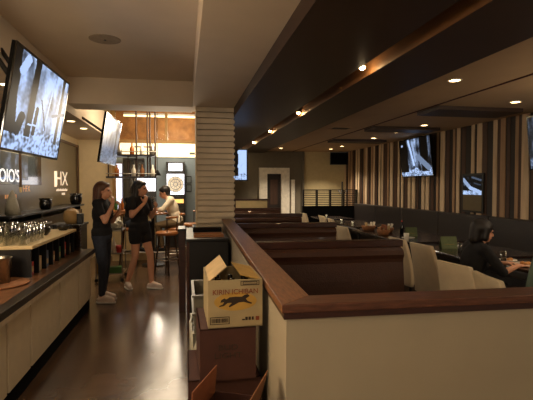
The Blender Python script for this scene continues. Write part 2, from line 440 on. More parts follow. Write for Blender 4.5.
tumbler(3.2, 6.08, .75, .04, .11, 'clear tumbler at the near end of the long table', 'ceramic')
def plate(x, y, z, r, label, food=True):
    t = thing('plate', label, 'plate', (x, y, z))
    bm = bmesh.new(); lathe(bm, [(0,0),(r*.6,0),(r,.018),(r*.98,.022),(r*.6,.006),(0,.006)], n=24); obj('dish', bm, 'ceramic', t, True)
    if food:
        f = thing('food', 'small portion of tan food on the ' + label, 'food', (x, y, z+.006))
        for k in range(5):
            a = k*2.1; bm = bmesh.new(); bmesh.ops.create_icosphere(bm, subdivisions=2, radius=.026)
            for v in bm.verts: v.co += Vector((math.cos(a)*.03, math.sin(a)*.03, .018)); v.co.z *= .8
            obj('morsel', bm, 'food', f, True)
plate(3.38, 3.95, .75, .11, 'white plate under the seated woman\'s hands')
plate(3.38, 4.2, .75, .09, 'white side plate behind the seated woman\'s plate')
plate(3.65, 3.85, .75, .1, 'white plate nearest the banquette')
tumbler(3.28, 4.14, .75, .032, .12, 'clear tumbler near the seated woman\'s elbow')
for x, y, l in ((3.25, 4.85, 'clear tumbler on the table behind the seated woman'),): tumbler(x, y, .75, .033, .12, l)
t = thing('sauce_bottle', 'dark sauce bottle on the long table by the baskets', 'bottle', (3.6, 7.0, .75))
bm = bmesh.new(); lathe(bm, [(0,0),(.03,0),(.032,.12),(.013,.16),(.013,.2),(0,.2)]); obj('bottle_body', bm, 'black_gloss', t, True)
bm = bmesh.new(); tube(bm, (0,0,.2), (0,0,.22), .015); obj('cap', bm, 'red', t)
bm = bmesh.new(); lathe(bm, [(0,0),(.09,0),(.1,.004),(.1,.01),(0,.01)]); t = obj('saucer', bm, 'ceramic', loc=(3.4, 6.4, .75)); tag(t, 'small white saucer beside the smaller green menu', 'saucer')

# dark stand by the slatted divider
t = thing('coat_stand', 'dark slender stand in front of the striped wall by the slatted divider', 'stand', (4.48, 12.35, 0))
bm = bmesh.new(); lathe(bm, [(0,0),(.15,0),(.15,.02),(.03,.04),(0,.04)]); obj('base', bm, 'black', t)
bm = bmesh.new(); tube(bm, (0,0,.03), (0,0,1.68), .022); obj('pole', bm, 'black', t)
for a in (0, 2.1, 4.2):
    bm = bmesh.new(); tube(bm, (0,0,1.3), (.14*math.cos(a), .14*math.sin(a), 1.42), .012); obj('hook', bm, 'black', t)

# ------------------------------------------------------------------ screens
def seg_d(px, py, ax, ay, bx_, by_):
    dx, dy = bx_-ax, by_-ay; t = max(0, min(1, ((px-ax)*dx+(py-ay)*dy)/(dx*dx+dy*dy+1e-9)))
    return math.hypot(px-ax-t*dx, py-ay-t*dy)
def forest(seed, trunks, dark=.5, snow=.3, figs=()):
    def f(u, v):
        n = noise.noise(Vector((u*14+seed, v*3, seed))); n2 = noise.noise(Vector((u*30, v*26, seed+3)))
        n3 = noise.noise(Vector((u*5, v*5, seed+9)))
        b = dark + .35*n + .25*n3 + .12*n2
        if v < snow + .08*n3: b = .75 + .5*n2 + .3*n3 - .25*noise.noise(Vector((u*9, v*22, seed+5)))
        for (a0, a1, w, dk) in trunks:
            c = a0+(a1-a0)*v
            if abs(u-c) < w*(1+.3*n3) and v > snow*.6: b = dk + .08*n2
        for (x0, y0, x1, y1, w, val) in figs:
            if seg_d(u, v, x0, y0, x1, y1) < w: b = val
        b = max(.02, min(1, .5+(b-.55)*1.55))
        return (b*.72, b*.84, b*1.05)
    return f
def screen(name, w, h, fn, m, parent, nu=110, y=-.001, z=0):
    nv = max(8, int(nu*h/w)); bm = bmesh.new(); cl = bm.loops.layers.float_color.new('Col')
    V = [[bm.verts.new((-w/2+w*i/nu, y, -h/2+h*j/nv+z)) for i in range(nu+1)] for j in range(nv+1)]
    for j in range(nv):
        for i in range(nu):
            fc = bm.faces.new((V[j][i], V[j][i+1], V[j+1][i+1], V[j+1][i]))
            c = fn((i+.5)/nu, (j+.5)/nv)
            c = tuple(v**2.0 for v in c)
            for l in fc.loops: l[cl] = (*c, 1)
    return obj(name, bm, m, parent)
def tv(label, w, h, loc, rz, rx, fn, m='screen', nu=110, mount=None):
    t = thing('television', label, 'television', loc, rz, rx=rx)
    bm = box(-w/2-.018, w/2+.018, .004, .03, -h/2-.018, h/2+.018); bevel(bm, .004); bx(bm, -w/4, w/4, .025, .075, -h/4, h/4)
    obj('casing', bm, 'black_matte', t)
    if fn: screen('display', w, h, fn, m, t, nu)
    else: obj('display', box(-w/2, w/2, 0, .003, -h/2, h/2), 'black_matte', t)
    bm = box(-w/2-.018, w/2+.018, -.004, .004, h/2, h/2+.018); bx(bm, -w/2-.018, w/2+.018, -.004, .004, -h/2-.018, -h/2)
    bx(bm, -w/2-.018, -w/2, -.004, .004, -h/2, h/2); bx(bm, w/2, w/2+.018, -.004, .004, -h/2, h/2)
    obj('bezel', bm, 'black_gloss', t)
    if mount: 
        Wm = (Matrix.Translation(loc) @ Matrix.Rotation(rz, 4, 'Z') @ Matrix.Rotation(rx, 4, 'X')).inverted()
        for ch_ in (mount if isinstance(mount[0], list) else [mount]):
            mb = bmesh.new()
            for a, b in ch_: tube(mb, Wm @ Vector(a), Wm @ Vector(b), .02)
            obj('mount', mb, 'black', t)
    return t
figs = [(.0,.95,.10,.2,.05,.12),(.13,.8,.20,.95,.045,.85),(.43,.22,.45,.5,.028,.05),(.17,.2,.22,.36,.05,.1),(.33,.3,.5,.32,.01,.85),(.62,.3,.7,.95,.012,.85),(.5,.62,.64,.3,.010,.3),(.75,.5,.98,.58,.02,.5)]
tv('largest television, hung over the left counter, showing a snowy forest', 1.23, .70, (-1.143, 3.886, 2.158), math.radians(88.7), math.radians(9.6),
   forest(1.3, [(.33,.36,.05,.07),(.88,.9,.03,.1),(.06,.02,.08,.15)], .72, .27, figs), 'screen', 170,
   mount=[[((-1.2,3.95,2.2),(-1.30,3.95,2.3)),((-1.30,3.95,2.3),(-1.58,3.95,2.75))],[((-1.2,4.3,2.2),(-1.30,4.3,2.3)),((-1.30,4.3,2.3),(-1.58,4.3,2.75))]])
tv('television tilted under the cross beam above the brown haired woman', 1.2, .70, (-1.135, 7.38, 2.26), math.radians(88), math.radians(9),
   forest(4.1, [(.75,.8,.04,.25)], .8, .3), 'screen_soft', 80, mount=[((-1.18,7.4,2.35),(-1.57,7.4,2.62))])
tv('bright television half hidden behind the ribbed column', .8, .53, (.69, 8.0, 1.93), math.radians(-8), math.radians(4),
   forest(8, [(.76,.76,.05,.05)], .95, .2), 'screen', 60, mount=[((.75,8.06,2.0),(.75,8.12,2.555))])
tv('television high on the striped wall showing a bright waterfall of snow', 1.33, .77, (4.70, 8.6, 2.15), math.radians(-92.3), math.radians(6.5),
   forest(12, [(.12,.1,.14,.05),(.8,.8,.12,.08)], .45, .18, [(.32,.95,.45,.3,.03,.9),(.45,.9,.5,.4,.03,.75),(.6,.5,.9,.2,.07,.6),(.08,.85,.09,.86,.03,.8)]), 'screen', 110,
   mount=[((4.75,8.6,2.1),(4.88,8.6,2.1))])
tv('television at the right edge of the striped wall, cut by the frame', 1.2, .70, (4.68, 4.84, 2.14), -PI/2, math.radians(6),
   forest(15, [(.3,.3,.1,.06)], .4, .2), 'screen_dim', 70, mount=[((4.74,4.84,2.1),(4.88,4.84,2.1))])
tv('small switched off television on the cream far wall', .52, .34, (4.6, 12.95, 2.39), math.radians(-12), math.radians(6), None,
   mount=[((4.6,12.99,2.36),(4.61,13.2,2.4))])
t = thing('portrait_display', 'upright portrait screen below the ceiling on the striped wall', 'display', (4.83, 6.89, 1.435), -PI/2)
obj('casing', bevel(box(-.285, .285, 0, .03, -.335, .335), .004), 'black', t)
screen('display', .5, .33, forest(21, [], .15, .2, [(.0,.8,.4,.35,.09,.7),(.4,.35,1,.1,.09,.8),(.5,.9,.95,.75,.05,.45),(.6,.6,.95,.5,.03,.4)]), 'screen', t, 50, -.002, .135)
obj('caption_area', box(-.25, .25, -.003, 0, -.30, -.035), 'olive_panel', t)

# wall sign / monitor on the left wall
t = thing('menu_monitor', 'dark wall monitor with bright white lettering left of the white logo', 'monitor', (-2.27, 6.45, 1.80), PI/2)
obj('casing', bevel(box(-1.3, 1.28, .0, .02, -.23, .23), .004), 'black_gloss', t)
screen('display', 1.9, .36, forest(31, [(.7,.7,.04,.1),(.5,.5,.02,.1)], .42, .1), 'screen_dim', t, 80, -.002, .02).location.x = -.3
text("COIO'S", .24, 'decal_bright', t, (.28, -.012, -.12), (PI/2, 0, 0), sx=1.15, ax='RIGHT')
text('- HFX', .13, 'decal_orange', t, (.7, -.012, -.29), (PI/2, 0, 0), sx=1.2, ax='RIGHT')
bm = bmesh.new()
for k in range(6): bx(bm, -.25+k*.07, -.20+k*.07, -.013, -.011, -.41, -.36)
obj('small_print', bm, 'decal_orange', t)
t = thing('hanging_rail', 'thin brown vertical rail hanging beside the wall lettering', 'rail', (-1.83, 5.48, 1.48))
bm = bmesh.new(); tube(bm, (0,0,.06), (0,0,1.09), .014); obj('rod', bm, 'frame_wood', t)
bm = bmesh.new(); tube(bm, (0,0,0), (0,0,.06), .012, .018); obj('bright_tip', bm, 'riser_top', t)

# ------------------------------------------------------------------ left counter
t = thing('serving_counter', 'long low serving counter with cream panels along the left of the aisle', 'counter', (0, 0, 0))
obj('countertop', bevel(box(-1.95, -1.14, 1.6, 6.0, .70, .75), .006), 'counter_top', t)
obj('nosing', bevel(box(-1.225, -1.136, 1.6, 6.0, .70, .754), .004), 'plastic_dark', t)
obj('edge_band', box(-1.175, -1.15, 1.6, 5.99, .655, .70), 'counter_edge', t)
obj('carcass', box(-1.93, -1.21, 1.62, 5.97, .0, .70), 'toe_dark', t)
edges = [1.64, 2.4, 3.25, 3.72, 4.55, 5.3, 5.97]
for a, b in zip(edges, edges[1:]):
    obj('front_panel', bevel(box(-1.21, -1.185, a+.018, b-.018, .14, .65), .004), 'counter_panel', t)
obj('toe_kick', box(-1.215, -1.205, 1.62, 5.97, 0, .13), 'black_matte', t)
bm = box(-1.93, -1.21, 5.97, 5.985, .1, .7); obj('end_panel', bm, 'counter_panel', t)

t = thing('riser_shelf', 'cream topped riser shelf with open cubbies standing on the serving counter', 'shelf', (0, 0, .75))
obj('shelf_top', bevel(box(-1.88, -1.31, 4.18, 5.78, .25, .28), .004), 'riser_top', t)
obj('end_board', box(-1.86, -1.33, 4.2, 4.225, 0, .25), 'black', t)
obj('end_board', box(-1.86, -1.33, 5.735, 5.76, 0, .25), 'black', t)
obj('back_board', box(-1.88, -1.86, 4.2, 5.76, 0, .25), 'black', t)
cub = [4.2+i*.222 for i in range(8)]
for y in cub[1:-1]: obj('divider', box(-1.85, -1.33, y-.008, y+.008, 0, .25), 'black', t)
cols = [('red','dark red'),('flap_inner','tan'),('blue_item','grey blue'),('cardboard','brown'),('green','dull green'),('red','red capped'),('steel','silver')]
for i, (m, w) in enumerate(cols):
    y = (cub[i]+cub[i+1])/2
    b = thing('carton', '%s carton in cubby of the riser shelf, number %s from the near end' % (w, ['one','two','three','four','five','six','seven'][i]), 'carton', (-1.40, y, .75))
    obj('carton_body', bevel(box(-.05, .045, -.06, .05, 0, .12+.02*(i % 3)), .004), m, b)
    obj('carton_label', box(.045, .047, -.04, .03, .03, .08), 'flap_inner', b)
# glasses on the riser
g0 = None
spots = []
for i in range(6):
    for j in range(4):
        spots.append((-1.80+j*.125+rnd.uniform(-.01,.01), 4.27+i*.105+rnd.uniform(-.01,.01)))
for k, (x, y) in enumerate(spots):
    L = 'clear upturned tumbler among the crowd on the riser shelf'; G = 'clear tumblers on the riser shelf'
    if g0 is None: g0 = tumbler(x, y, 1.03, .043, .135, L, 'glass', G)
    else:
        d = dup(g0, (x, y, 1.03)); d.scale = (1, 1, rnd.choice([1, 1, 1.25]))
def bowl(x, y, z, r, h, m, label, name='bowl', cat='bowl'):
    bm = bmesh.new(); lathe(bm, [(0,0),(r*.6,0),(r*.95,h*.4),(r,h*.75),(r*.92,h),(r*.86,h),(r*.88,h*.7),(r*.5,.012),(0,.012)], n=24)
    o = obj(name, bm, m, smooth=True, loc=(x, y, z)); return tag(o, label, cat)
bowl(-1.5, 5.1, 1.03, .085, .09, 'plastic_dark', 'dark round bowl on the riser shelf beside the tumblers')
bowl(-1.42, 5.62, 1.03, .07, .065, 'plastic_dark', 'smaller dark bowl at the far end of the riser shelf')
# rack of small cups
t = thing('cup_rack', 'wire rack of clear cups behind the dark bowls on the riser shelf', 'rack', (-1.72, 5.45, 1.03))
bm = bmesh.new()
for x0, y0, x1, y1 in ((-.14,-.3,.14,-.3),(.14,-.3,.14,.3),(.14,.3,-.14,.3),(-.14,.3,-.14,-.3)):
    for z in (.005, .09): tube(bm, (x0,y0,z), (x1,y1,z), .005, n=6)
for k in range(9): tube(bm, (.14,-.3+.075*k,.005), (.14,-.3+.075*k,.09), .003, n=6)
obj('wire_frame', bm, 'steel', t)
cup = None
for i in range(6):
    for j in range(2):
        p = (-1.79+j*.13, 5.21+i*.096, 1.036)
        if cup is None:
            bm = bmesh.new(); lathe(bm, [(0,0),(.03,0),(.04,.1),(.036,.1),(.027,.01),(0,.01)], n=14)
            cup = obj('cup', bm, 'smoke_glass', smooth=True, loc=p); tag(cup, 'clear cup standing in the wire rack', 'cup', 'cups in the wire rack')
        else:
            c = cup.copy(); C.objects.link(c); c.location = p
# stack of clear cups at counter end
t = thing('cup_stack', 'tall stack of clear plastic cups at the far end of the serving counter', 'cups', (-1.33, 5.88, .75))
for k in range(8):
    bm = bmesh.new(); z = k*.038; lathe(bm, [(.04,z),(.054,z+.05),(.057,z+.052),(.054,z+.046),(.038,z)], n=18); obj('cup', bm, 'smoke_glass', t, True)
t = thing('side_stand', 'dark side stand past the end of the serving counter', 'stand', (-1.58, 6.68, 0))
obj('stand_body', bevel(box(-.2, .17, -.25, .2, 0, 1.0), .004), 'plastic_dark', t)
obj('stand_top', bevel(box(-.22, .19, -.27, .22, 1.0, 1.03), .004), 'black', t)
t = thing('round_jar', 'round beige jar standing on the dark side stand', 'jar', (-1.56, 6.62, 1.03))
bm = bmesh.new(); lathe(bm, [(0,0),(.07,0),(.1,.05),(.108,.11),(.095,.17),(.05,.2),(0,.2)], n=24); obj('jar_body', bm, 'beige_bowl', t, True)
bm = bmesh.new(); lathe(bm, [(0,.2),(.05,.2),(.03,.215),(0,.22)], n=24); obj('lid', bm, 'gold_post', t, True)
bm = bevel(box(-.04, .04, -.05, .05, 0, .14), .008); o = obj('dark_canister', bm, 'black', loc=(-1.44, 6.6, 1.03)); tag(o, 'small dark canister right of the round beige jar', 'canister')
# bucket and tray
bm = bmesh.new(); lathe(bm, [(0,0),(.22,0),(.235,.012),(.23,.018),(.21,.008),(0,.008)], n=36)
t = obj('round_tray', bm, 'cardboard', smooth=True, loc=(-1.50, 3.93, .75)); tag(t, 'round brown tray under the steel bucket on the serving counter', 'tray')
t = thing('steel_bucket', 'steel bucket standing on the round tray', 'bucket', (-1.51, 3.98, .759))
bm = bmesh.new(); lathe(bm, [(0,0),(.078,0),(.1,.2),(.106,.205),(.1,.21),(.094,.2),(.072,.01),(0,.01)], n=28); obj('bucket_body', bm, 'steel', t, True)
for s in (-1, 1):
    bm = bmesh.new(); tube(bm, (0, s*.1, .17), (0, s*.12, .17), .01); obj('handle', bm, 'steel', t)
# back shelf with black pots
t = thing('back_shelf', 'dark shelf unit against the tinted left wall behind the serving counter', 'shelf', (-2.13, 6.9, 0))
obj('shelf_board', bevel(box(-.14, .16, -1.3, 2.5, 1.17, 1.2), .004), 'black', t)
obj('cabinet', box(-.13, .12, -1.28, 2.48, 0, 1.1), 'plastic_dark', t)
for y in (-1.2, 0, 2.4): obj('bracket', box(-.12, .1, y, y+.03, 1.1, 1.17), 'black', t)
def grinder(x, y, z, s, label):
    t = thing('black_pot', label, 'pot', (x, y, z))
    bm = bmesh.new(); lathe(bm, [(0,0),(.065*s,0),(.085*s,.04*s),(.09*s,.10*s),(.08*s,.13*s),(.095*s,.17*s),(.085*s,.17*s),(.07*s,.12*s),(0,.1*s)], n=20); obj('pot_body', bm, 'black_gloss', t, True)
    bm = bmesh.new(); tube(bm, (0,.09*s,.12*s), (0,.16*s,.10*s), .012*s); tube(bm, (0,.16*s,.10*s), (0,.17*s,.06*s), .012*s); obj('handle', bm, 'black', t)
    bm = bmesh.new(); tube(bm, (0,-.08*s,.13*s), (0,-.15*s,.15*s), .014*s, .008*s); obj('spout', bm, 'black', t)
grinder(-2.06, 7.2, 1.2, 1.0, 'black pot with handle on the back shelf, left one')
grinder(-2.06, 9.1, 1.2, 1.25, 'larger black pot with handle on the back shelf, by the tan wall')
bm = bmesh.new(); lathe(bm, [(0,0),(.09,0),(.07,.12),(.03,.26),(.012,.3),(0,.3)], n=18)
for v in bm.verts: v.co.x += .01*math.sin(v.co.z*40)
t = obj('cloth_bundle', bm, 'liner', smooth=True, loc=(-2.06, 5.9, 1.2)); tag(t, 'pale cone shaped cloth bundle at the left end of the back shelf', 'cloth')
t = thing('coffee_machine', 'dark boxy coffee machine at the left edge behind the tumblers', 'machine', (-2.12, 4.75, 0))
obj('stand', box(-.15, .16, -.3, .3, 0, 1.1), 'plastic_dark', t)
obj('machine_body', bevel(box(-.14, .14, -.25, .25, 1.1, 1.5), .02), 'black', t)
bm = bmesh.new(); tube(bm, (.14,0,1.3), (.2,0,1.27), .02); obj('spout', bm, 'steel', t)

# ------------------------------------------------------------------ ceiling things
t = thing('ceiling_speaker', 'round grey speaker grille in the pale ceiling', 'speaker', (-.79, 4.8, 3.04))
bm = bmesh.new(); lathe(bm, [(0,-.008),(.14,-.008),(.155,-.004),(.155,0),(0,0)], n=36); obj('grille', bm, 'speaker_mesh', t)
bm = bmesh.new(); tube(bm, (0,0,-.016), (0,0,-.008), .012); obj('centre_cap', bm, 'plastic_dark', t)
def light(kind, loc, energy, col=(1,.78,.5), size=.05, angle=100, blend=.6, parent=None, rot=(0,0,0), sz=None):
    l = bpy.data.lights.new('lamp_light', kind); l.energy = energy; l.color = col
    if kind == 'SPOT': l.spot_size = math.radians(angle); l.spot_blend = blend; l.shadow_soft_size = size
    elif kind == 'POINT': l.shadow_soft_size = size
    elif kind == 'AREA': l.shape = 'RECTANGLE'; l.size, l.size_y = sz
    o = bpy.data.objects.new('lamp_light', l); C.objects.link(o); o.location = loc; o.rotation_euler = rot
    if parent: o.parent = parent
    return o
def downlight(x, y, z, label, energy, group, r=.055, m='lamp_on', angle=110, col=(1,.83,.62)):
    t = thing('ceiling_light', label, 'ceiling light', (x, y, z), 0, group)
    bm = bmesh.new(); lathe(bm, [(r,0),(r+.018,0),(r+.018,-.006),(r,-.008),(r-.004,-.002)], n=24); obj('trim_ring', bm, 'white_paint', t)
    bm = bmesh.new(); lathe(bm, [(0,-.004),(r,-.004),(r,-.001),(0,-.001)], n=24); obj('diffuser', bm, m, t)
    light('SPOT', (0,0,-.02), energy, col, .04, angle, .7, t)
for i, y in enumerate((3.2, 4.95, 7.1, 8.1, 9.2, 10.15, 11.2, 12.1)):
    downlight(4.05, y, 2.6, ['recessed ceiling light out of frame over the tables','recessed ceiling light nearest the right edge over the banquette tables','recessed ceiling light just left of the wall television top','recessed light above the wall television','recessed light in the banquette row past the television','recessed light sixth along the banquette row','recessed light next to last in the banquette row','last recessed light in the banquette row by the cream wall'][i], (12,12,14,16,20,24,60,190)[i], 'recessed lights over the banquette tables')
downlight(2.63, 4.05, 2.6, 'largest recessed ceiling light just right of the dark beam', 6, 'recessed lights beside the dark beam')
downlight(2.6, 12.05, 2.6, 'recessed ceiling light above the far doorway', 120, 'recessed lights beside the dark beam')
for i, y in enumerate((2.9, 4.9, 7.46, 8.35)):
    downlight(-1.75, y, 2.57, ['recessed light in the bulkhead left of the largest television','recessed light in the bulkhead behind the largest television','recessed light in the bulkhead, nearer of the pair right of the largest television','recessed light in the bulkhead, farther of the pair by the tilted television'][i], 26, 'recessed lights in the left bulkhead', .06)
downlight(-.98, 9.9, 3.25, 'recessed light at the end of the aisle ceiling above the hanging rack', 16, None, .08)
for i, (sx_, y) in enumerate(((1.535, 3.74), (1.59, 6.19), (1.59, 8.35), (1.6, 10.5), (1.6, 12.7))):
    t = thing('slot_spotlight', ['nearest small spotlight in the dark ceiling slot','second small spotlight in the ceiling slot','third small spotlight in the ceiling slot','fourth small spotlight in the ceiling slot','farthest small spotlight in the ceiling slot'][i], 'spotlight', (sx_, y, 2.595), 0, 'spotlights in the ceiling slot')
    bm = bmesh.new(); tube(bm, (0,0,.06), (0,0,.35), .008); obj('stem', bm, 'black', t)
    bm = bmesh.new(); lathe(bm, [(.012,.07),(.03,.03),(.036,.0),(.03,.0),(.01,.06)], n=16); obj('housing', bm, 'steel', t)
    bm = bmesh.new(); bmesh.ops.create_icosphere(bm, subdivisions=2, radius=.028); obj('bulb', bm, 'spot_on', t, True)
    light('POINT', (0,0,-.035), 2.6, (1,.72,.4), .03, parent=t)
t = thing('ceiling_vent', 'slim dark air vent in the brown ceiling beside the dark beam', 'vent', (2.75, 7.7, 2.6))
obj('vent_frame', box(-.18, .18, -.12, .12, -.012, 0), 'ceil_right', t)
bm = bmesh.new()
for k in range(5): bx(bm, -.15, .15, -.10+.045*k, -.08+.045*k, -.016, -.012)
obj('slats', bm, 'dark_beam', t)

# ------------------------------------------------------------------ far bar zone
w2 = bpy.data.objects.new('window_2', None); C.objects.link(w2); tag(w2, 'storefront frame with clerestory panes at the end of the aisle', kind='structure'); w2.location = (0, 10.2, 0)
bm = bmesh.new()
for x in (-1.55, -.40, .34): bx(bm, x-.03, x+.03, -.03, .03, 2.55, 3.25)
bx(bm, -1.55, -1.48, -.04, .04, 0, 3.25); bx(bm, -1.55, 1.1, -.03, .03, 2.50, 2.57)
obj('window_frame', bm, 'gold_post', w2)
obj('glass', box(-1.5, 1.1, -.004, .004, 2.57, 3.25), 'pane', w2)
struct('wall_mall', box(-2.1, 1.3, 12.0, 12.25, 2.7, 3.9), 'outside_brown', label='warm brown wall seen through the clerestory')
t = thing('lit_sign_band', 'long glowing cream band across the back wall under the clerestory', 'sign', (-.2, 11.98, 2.36))
obj('sign_face', box(-1.45, 1.3, -.03, .02, -.05, .31), 'lit_sign', t)
obj('sign_housing', box(-1.47, 1.32, -.02, .019, .31, .34), 'white_paint', t)
bm = box(.32, .46, -.035, -.03, .02, .08); obj('notice', bm, 'grey_wall', t)
t = thing('light_strip', 'glowing light strip seen through the clerestory panes', 'light', (-.3, 11.7, 3.32))
obj('tube', box(-1.2, 1.4, -.02, .02, -.02, .02), 'light_strip', t)
obj('housing', box(-1.2, 1.4, -.03, .03, .02, .07), 'white_paint', t)
t = thing('bright_window_panel', 'tall bright bluish panel at the left end of the back wall', 'light panel', (-1.64, 11.9, 0))
obj('lit_face', box(-.15, .06, -.02, .0, .95, 2.12), 'lit_window', t)
obj('frame', box(-.16, .07, 0, .02, .9, 2.15), 'gold_post', t)
t = thing('dark_cabinet', 'tall dark cabinet with glass doors behind the hanging rack', 'cabinet', (-1.42, 11.6, 0))
obj('cabinet_body', box(-.1, .42, 0, .28, 0, 2.25), 'black', t)
for x in (-.09, .17): 
    d = obj('door', bevel(box(x, x+.24, -.02, 0, .1, 2.2), .004), 'black_gloss', t)
    bm = bmesh.new(); tube(bm, (x+.21,-.03,1.0), (x+.21,-.03,1.3), .01); obj('handle', bm, 'steel', d)
t = thing('lit_poster', 'bright white lit panel behind the two heads at the bar', 'light panel', (-.84, 11.45, 1.45))
obj('lit_face', box(-.32, .12, -.02, 0, -.02, .32), 'lit_white', t)
obj('frame', box(-.34, .14, 0, .03, -1.45, .34), 'black', t)
# dart machine
t = thing('dart_machine', 'tall electronic dart machine with white lit board against the blue grey wall', 'dart machine', (-.235, 11.6, 0))
obj('cabinet_body', bevel(box(-.235, .235, 0, .35, 0, 2.17), .01), 'black', t)
obj('marquee', box(-.17, .17, -.012, 0, 1.94, 2.13), 'lit_white', t)
obj('board_surround', box(-.215, .215, -.012, 0, 1.28, 1.86), 'lit_white', t)
bm = bmesh.new(); tube(bm, (0,-.03,1.60), (0,-.012,1.60), .2, n=32); bd = obj('dartboard', bm, 'white_paint', t)
bm = bmesh.new()
for r in (.2, .13, .05):
    for k in range(32):
        a, b = 2*PI*k/32, 2*PI*(k+1)/32
        tube(bm, (r*math.cos(a),-.034,1.6+r*math.sin(a)), (r*math.cos(b),-.034,1.6+r*math.sin(b)), .006, n=5)
for k in range(10):
    a = 2*PI*k/10; tube(bm, (.05*math.cos(a),-.034,1.6+.05*math.sin(a)), (.2*math.cos(a),-.034,1.6+.2*math.sin(a)), .003, n=5)
obj('scoring_ring', bm, 'blue_item', bd)
obj('speaker_bar', box(-.22, .22, -.03, 0, 1.26, 1.34), 'black', t)
obj('button_panel', box(-.2, .2, -.03, 0, 1.12, 1.22), 'lit_amber', t)
obj('coin_door', box(-.2, .2, -.02, 0, .4, 1.0), 'plastic_dark', t)
for i, z in enumerate((1.72, 1.5)):
    t = thing('picture_frame', ['upper','lower'][i]+' small black framed picture right of the dart machine', 'picture', (.10, 11.98, z), 0, 'small framed pictures by the dart machine')
    bm = box(-.07, .07, -.02, .02, -.1, .1); obj('frame', bm, 'black', t); obj('print', box(-.05, .05, -.023, -.02, -.075, .075), 'blue_wall', t)
# bar counter
t = thing('bar_counter', 'wood topped bar counter with bright front behind the hanging rack', 'bar', (-1.15, 9.85, 0))
obj('bar_top', bevel(box(-.35, .55, -.3, .3, 1.0, 1.05), .01), 'stool_wood', t)
obj('bar_front', box(-.34, .5, -.2, .28, 0, 1.0), 'riser_top', t)
bm = bmesh.new(); tube(bm, (-.3,-.24,.2), (.45,-.24,.2), .02); obj('foot_rail', bm, 'steel', t)
for i, (x, m, w) in enumerate(((-1.42,'green','green'),(-1.3,'amber','amber'),(-1.05,'steel','silver'),(-.85,'green','second green'))):
    b = thing('bottle', w+' bottle standing on the far bar counter', 'bottle', (x, 9.75, 1.05), 0, 'bottles on the far bar')
    bm = bmesh.new(); lathe(bm, [(0,0),(.035,0),(.037,.13),(.014,.19),(.014,.25),(0,.25)], n=14); obj('bottle_body', bm, m, b, True)
# hanging rack
t = thing('hanging_rack', 'dark hanging bar rack with poles up to the ceiling', 'rack', (-.98, 8.6, 0))
for x in (.10, .30, .345, .44):
    bm = bmesh.new(); tube(bm, (x,0,1.72), (x,0,3.25), .016); obj('pole', bm, 'rack_metal', t)
for z, a, b in ((2.10,-.42,.46),(1.70,-.42,.46)):
    obj('shelf', box(a, b, -.16, .16, z, z+.03), 'black', t)
    bm = bmesh.new(); tube(bm, (a,-.16,z+.08), (b,-.16,z+.08), .008); obj('rail', bm, 'steel', t)
for x in (-.40, -.05):
    bm = bmesh.new(); tube(bm, (x,0,1.72), (x,0,2.12), .012); obj('pole', bm, 'rack_metal', t)
bm = bmesh.new(); tube(bm, (.06,0,2.28), (.42,0,2.28), .012); obj('crossbar', bm, 'rack_metal', t)
for i, (x, z, m) in enumerate(((-.2,2.13,'steel'),(.02,2.13,'amber'),(.2,2.13,'ceramic'),(.39,2.13,'steel'),(-.25,1.73,'amber'),(.05,1.73,'ceramic'),(.2,1.73,'cardboard'),(.39,1.73,'ceramic'))):
    b = thing('bottle', 'liquor bottle on the hanging rack, %s shelf, %s' % ('upper' if z > 2 else 'lower', ['far left','left of centre','right of centre','far right'][i % 4]), 'bottle', (-.98+x, 8.6, z), 0, 'bottles on the hanging rack')
    bm = bmesh.new(); lathe(bm, [(0,0),(.04,0),(.042,.12),(.015,.17),(.015,.22),(0,.22)], n=14); obj('bottle_body', bm, m, b, True)

# high table for the two seated at the bar, stools
t = thing('high_table', 'round wooden high table between the seated pair', 'table', (-.62, 9.0, 0))
bm = bmesh.new(); lathe(bm, [(0,1.0),(.28,1.0),(.3,1.01),(.3,1.035),(0,1.04)], n=32); obj('tabletop', bm, 'stool_wood', t)
bm = bmesh.new(); tube(bm, (0,0,.03), (0,0,1.0), .035); obj('pedestal', bm, 'black', t)
bm = bmesh.new(); lathe(bm, [(0,0),(.22,0),(.22,.02),(.03,.04),(0,.04)], n=24); obj('foot', bm, 'black', t)
def stool(x, y, rz, label, s=1):
    t = thing('bar_stool', label, 'stool', (x, y, 0), rz, 'wooden bar stools')
    bm = bmesh.new(); lathe(bm, [(0,.68),(.17,.68),(.2,.70),(.2,.73),(.17,.75),(0,.745)], n=24); obj('seat', bm, 'stool_wood', t, True)
    for a in (PI/4, 3*PI/4, 5*PI/4, 7*PI/4):
        bm = bmesh.new(); tube(bm, (.22*math.cos(a), .22*math.sin(a), 0), (.13*math.cos(a), .13*math.sin(a), .69), .014, .016, 8); obj('leg', bm, 'rack_metal', t)
    bm = bmesh.new()
    for k in range(20):
        a, b = 2*PI*k/20, 2*PI*(k+1)/20; tube(bm, (.19*math.cos(a), .19*math.sin(a), .25), (.19*math.cos(b), .19*math.sin(b), .25), .009, n=6)
    obj('foot_ring', bm, 'steel', t)
    bm = bmesh.new()
    for k in range(8):
        a, b = -1.0+.25*k, -1.0+.25*(k+1)
        p, q = Vector((-.19*math.cos(a), .19*math.sin(a), 1.0)), Vector((-.19*math.cos(b), .19*math.sin(b), 1.0))
        tube(bm, p, q, .018, n=8)
    o = obj('back_rail', bm, 'stool_wood', t)
    for a in (-.9, .9):
        bm = bmesh.new(); tube(bm, (-.17*math.cos(a), .17*math.sin(a), .72), (-.19*math.cos(a), .19*math.sin(a), 1.0), .01, n=8); obj('back_spindle', bm, 'rack_metal', t)
    return t
s1 = stool(-.20, 8.95, PI, 'wooden bar stool the man in the cream shirt sits on')
dup(s1, (-1.1, 9.12, 0), 0, 'wooden bar stool under the person behind the woman in shorts')
dup(s1, (-.32, 8.15, 0), PI*.8, 'empty wooden bar stool nearer the aisle with warm light on its seat')
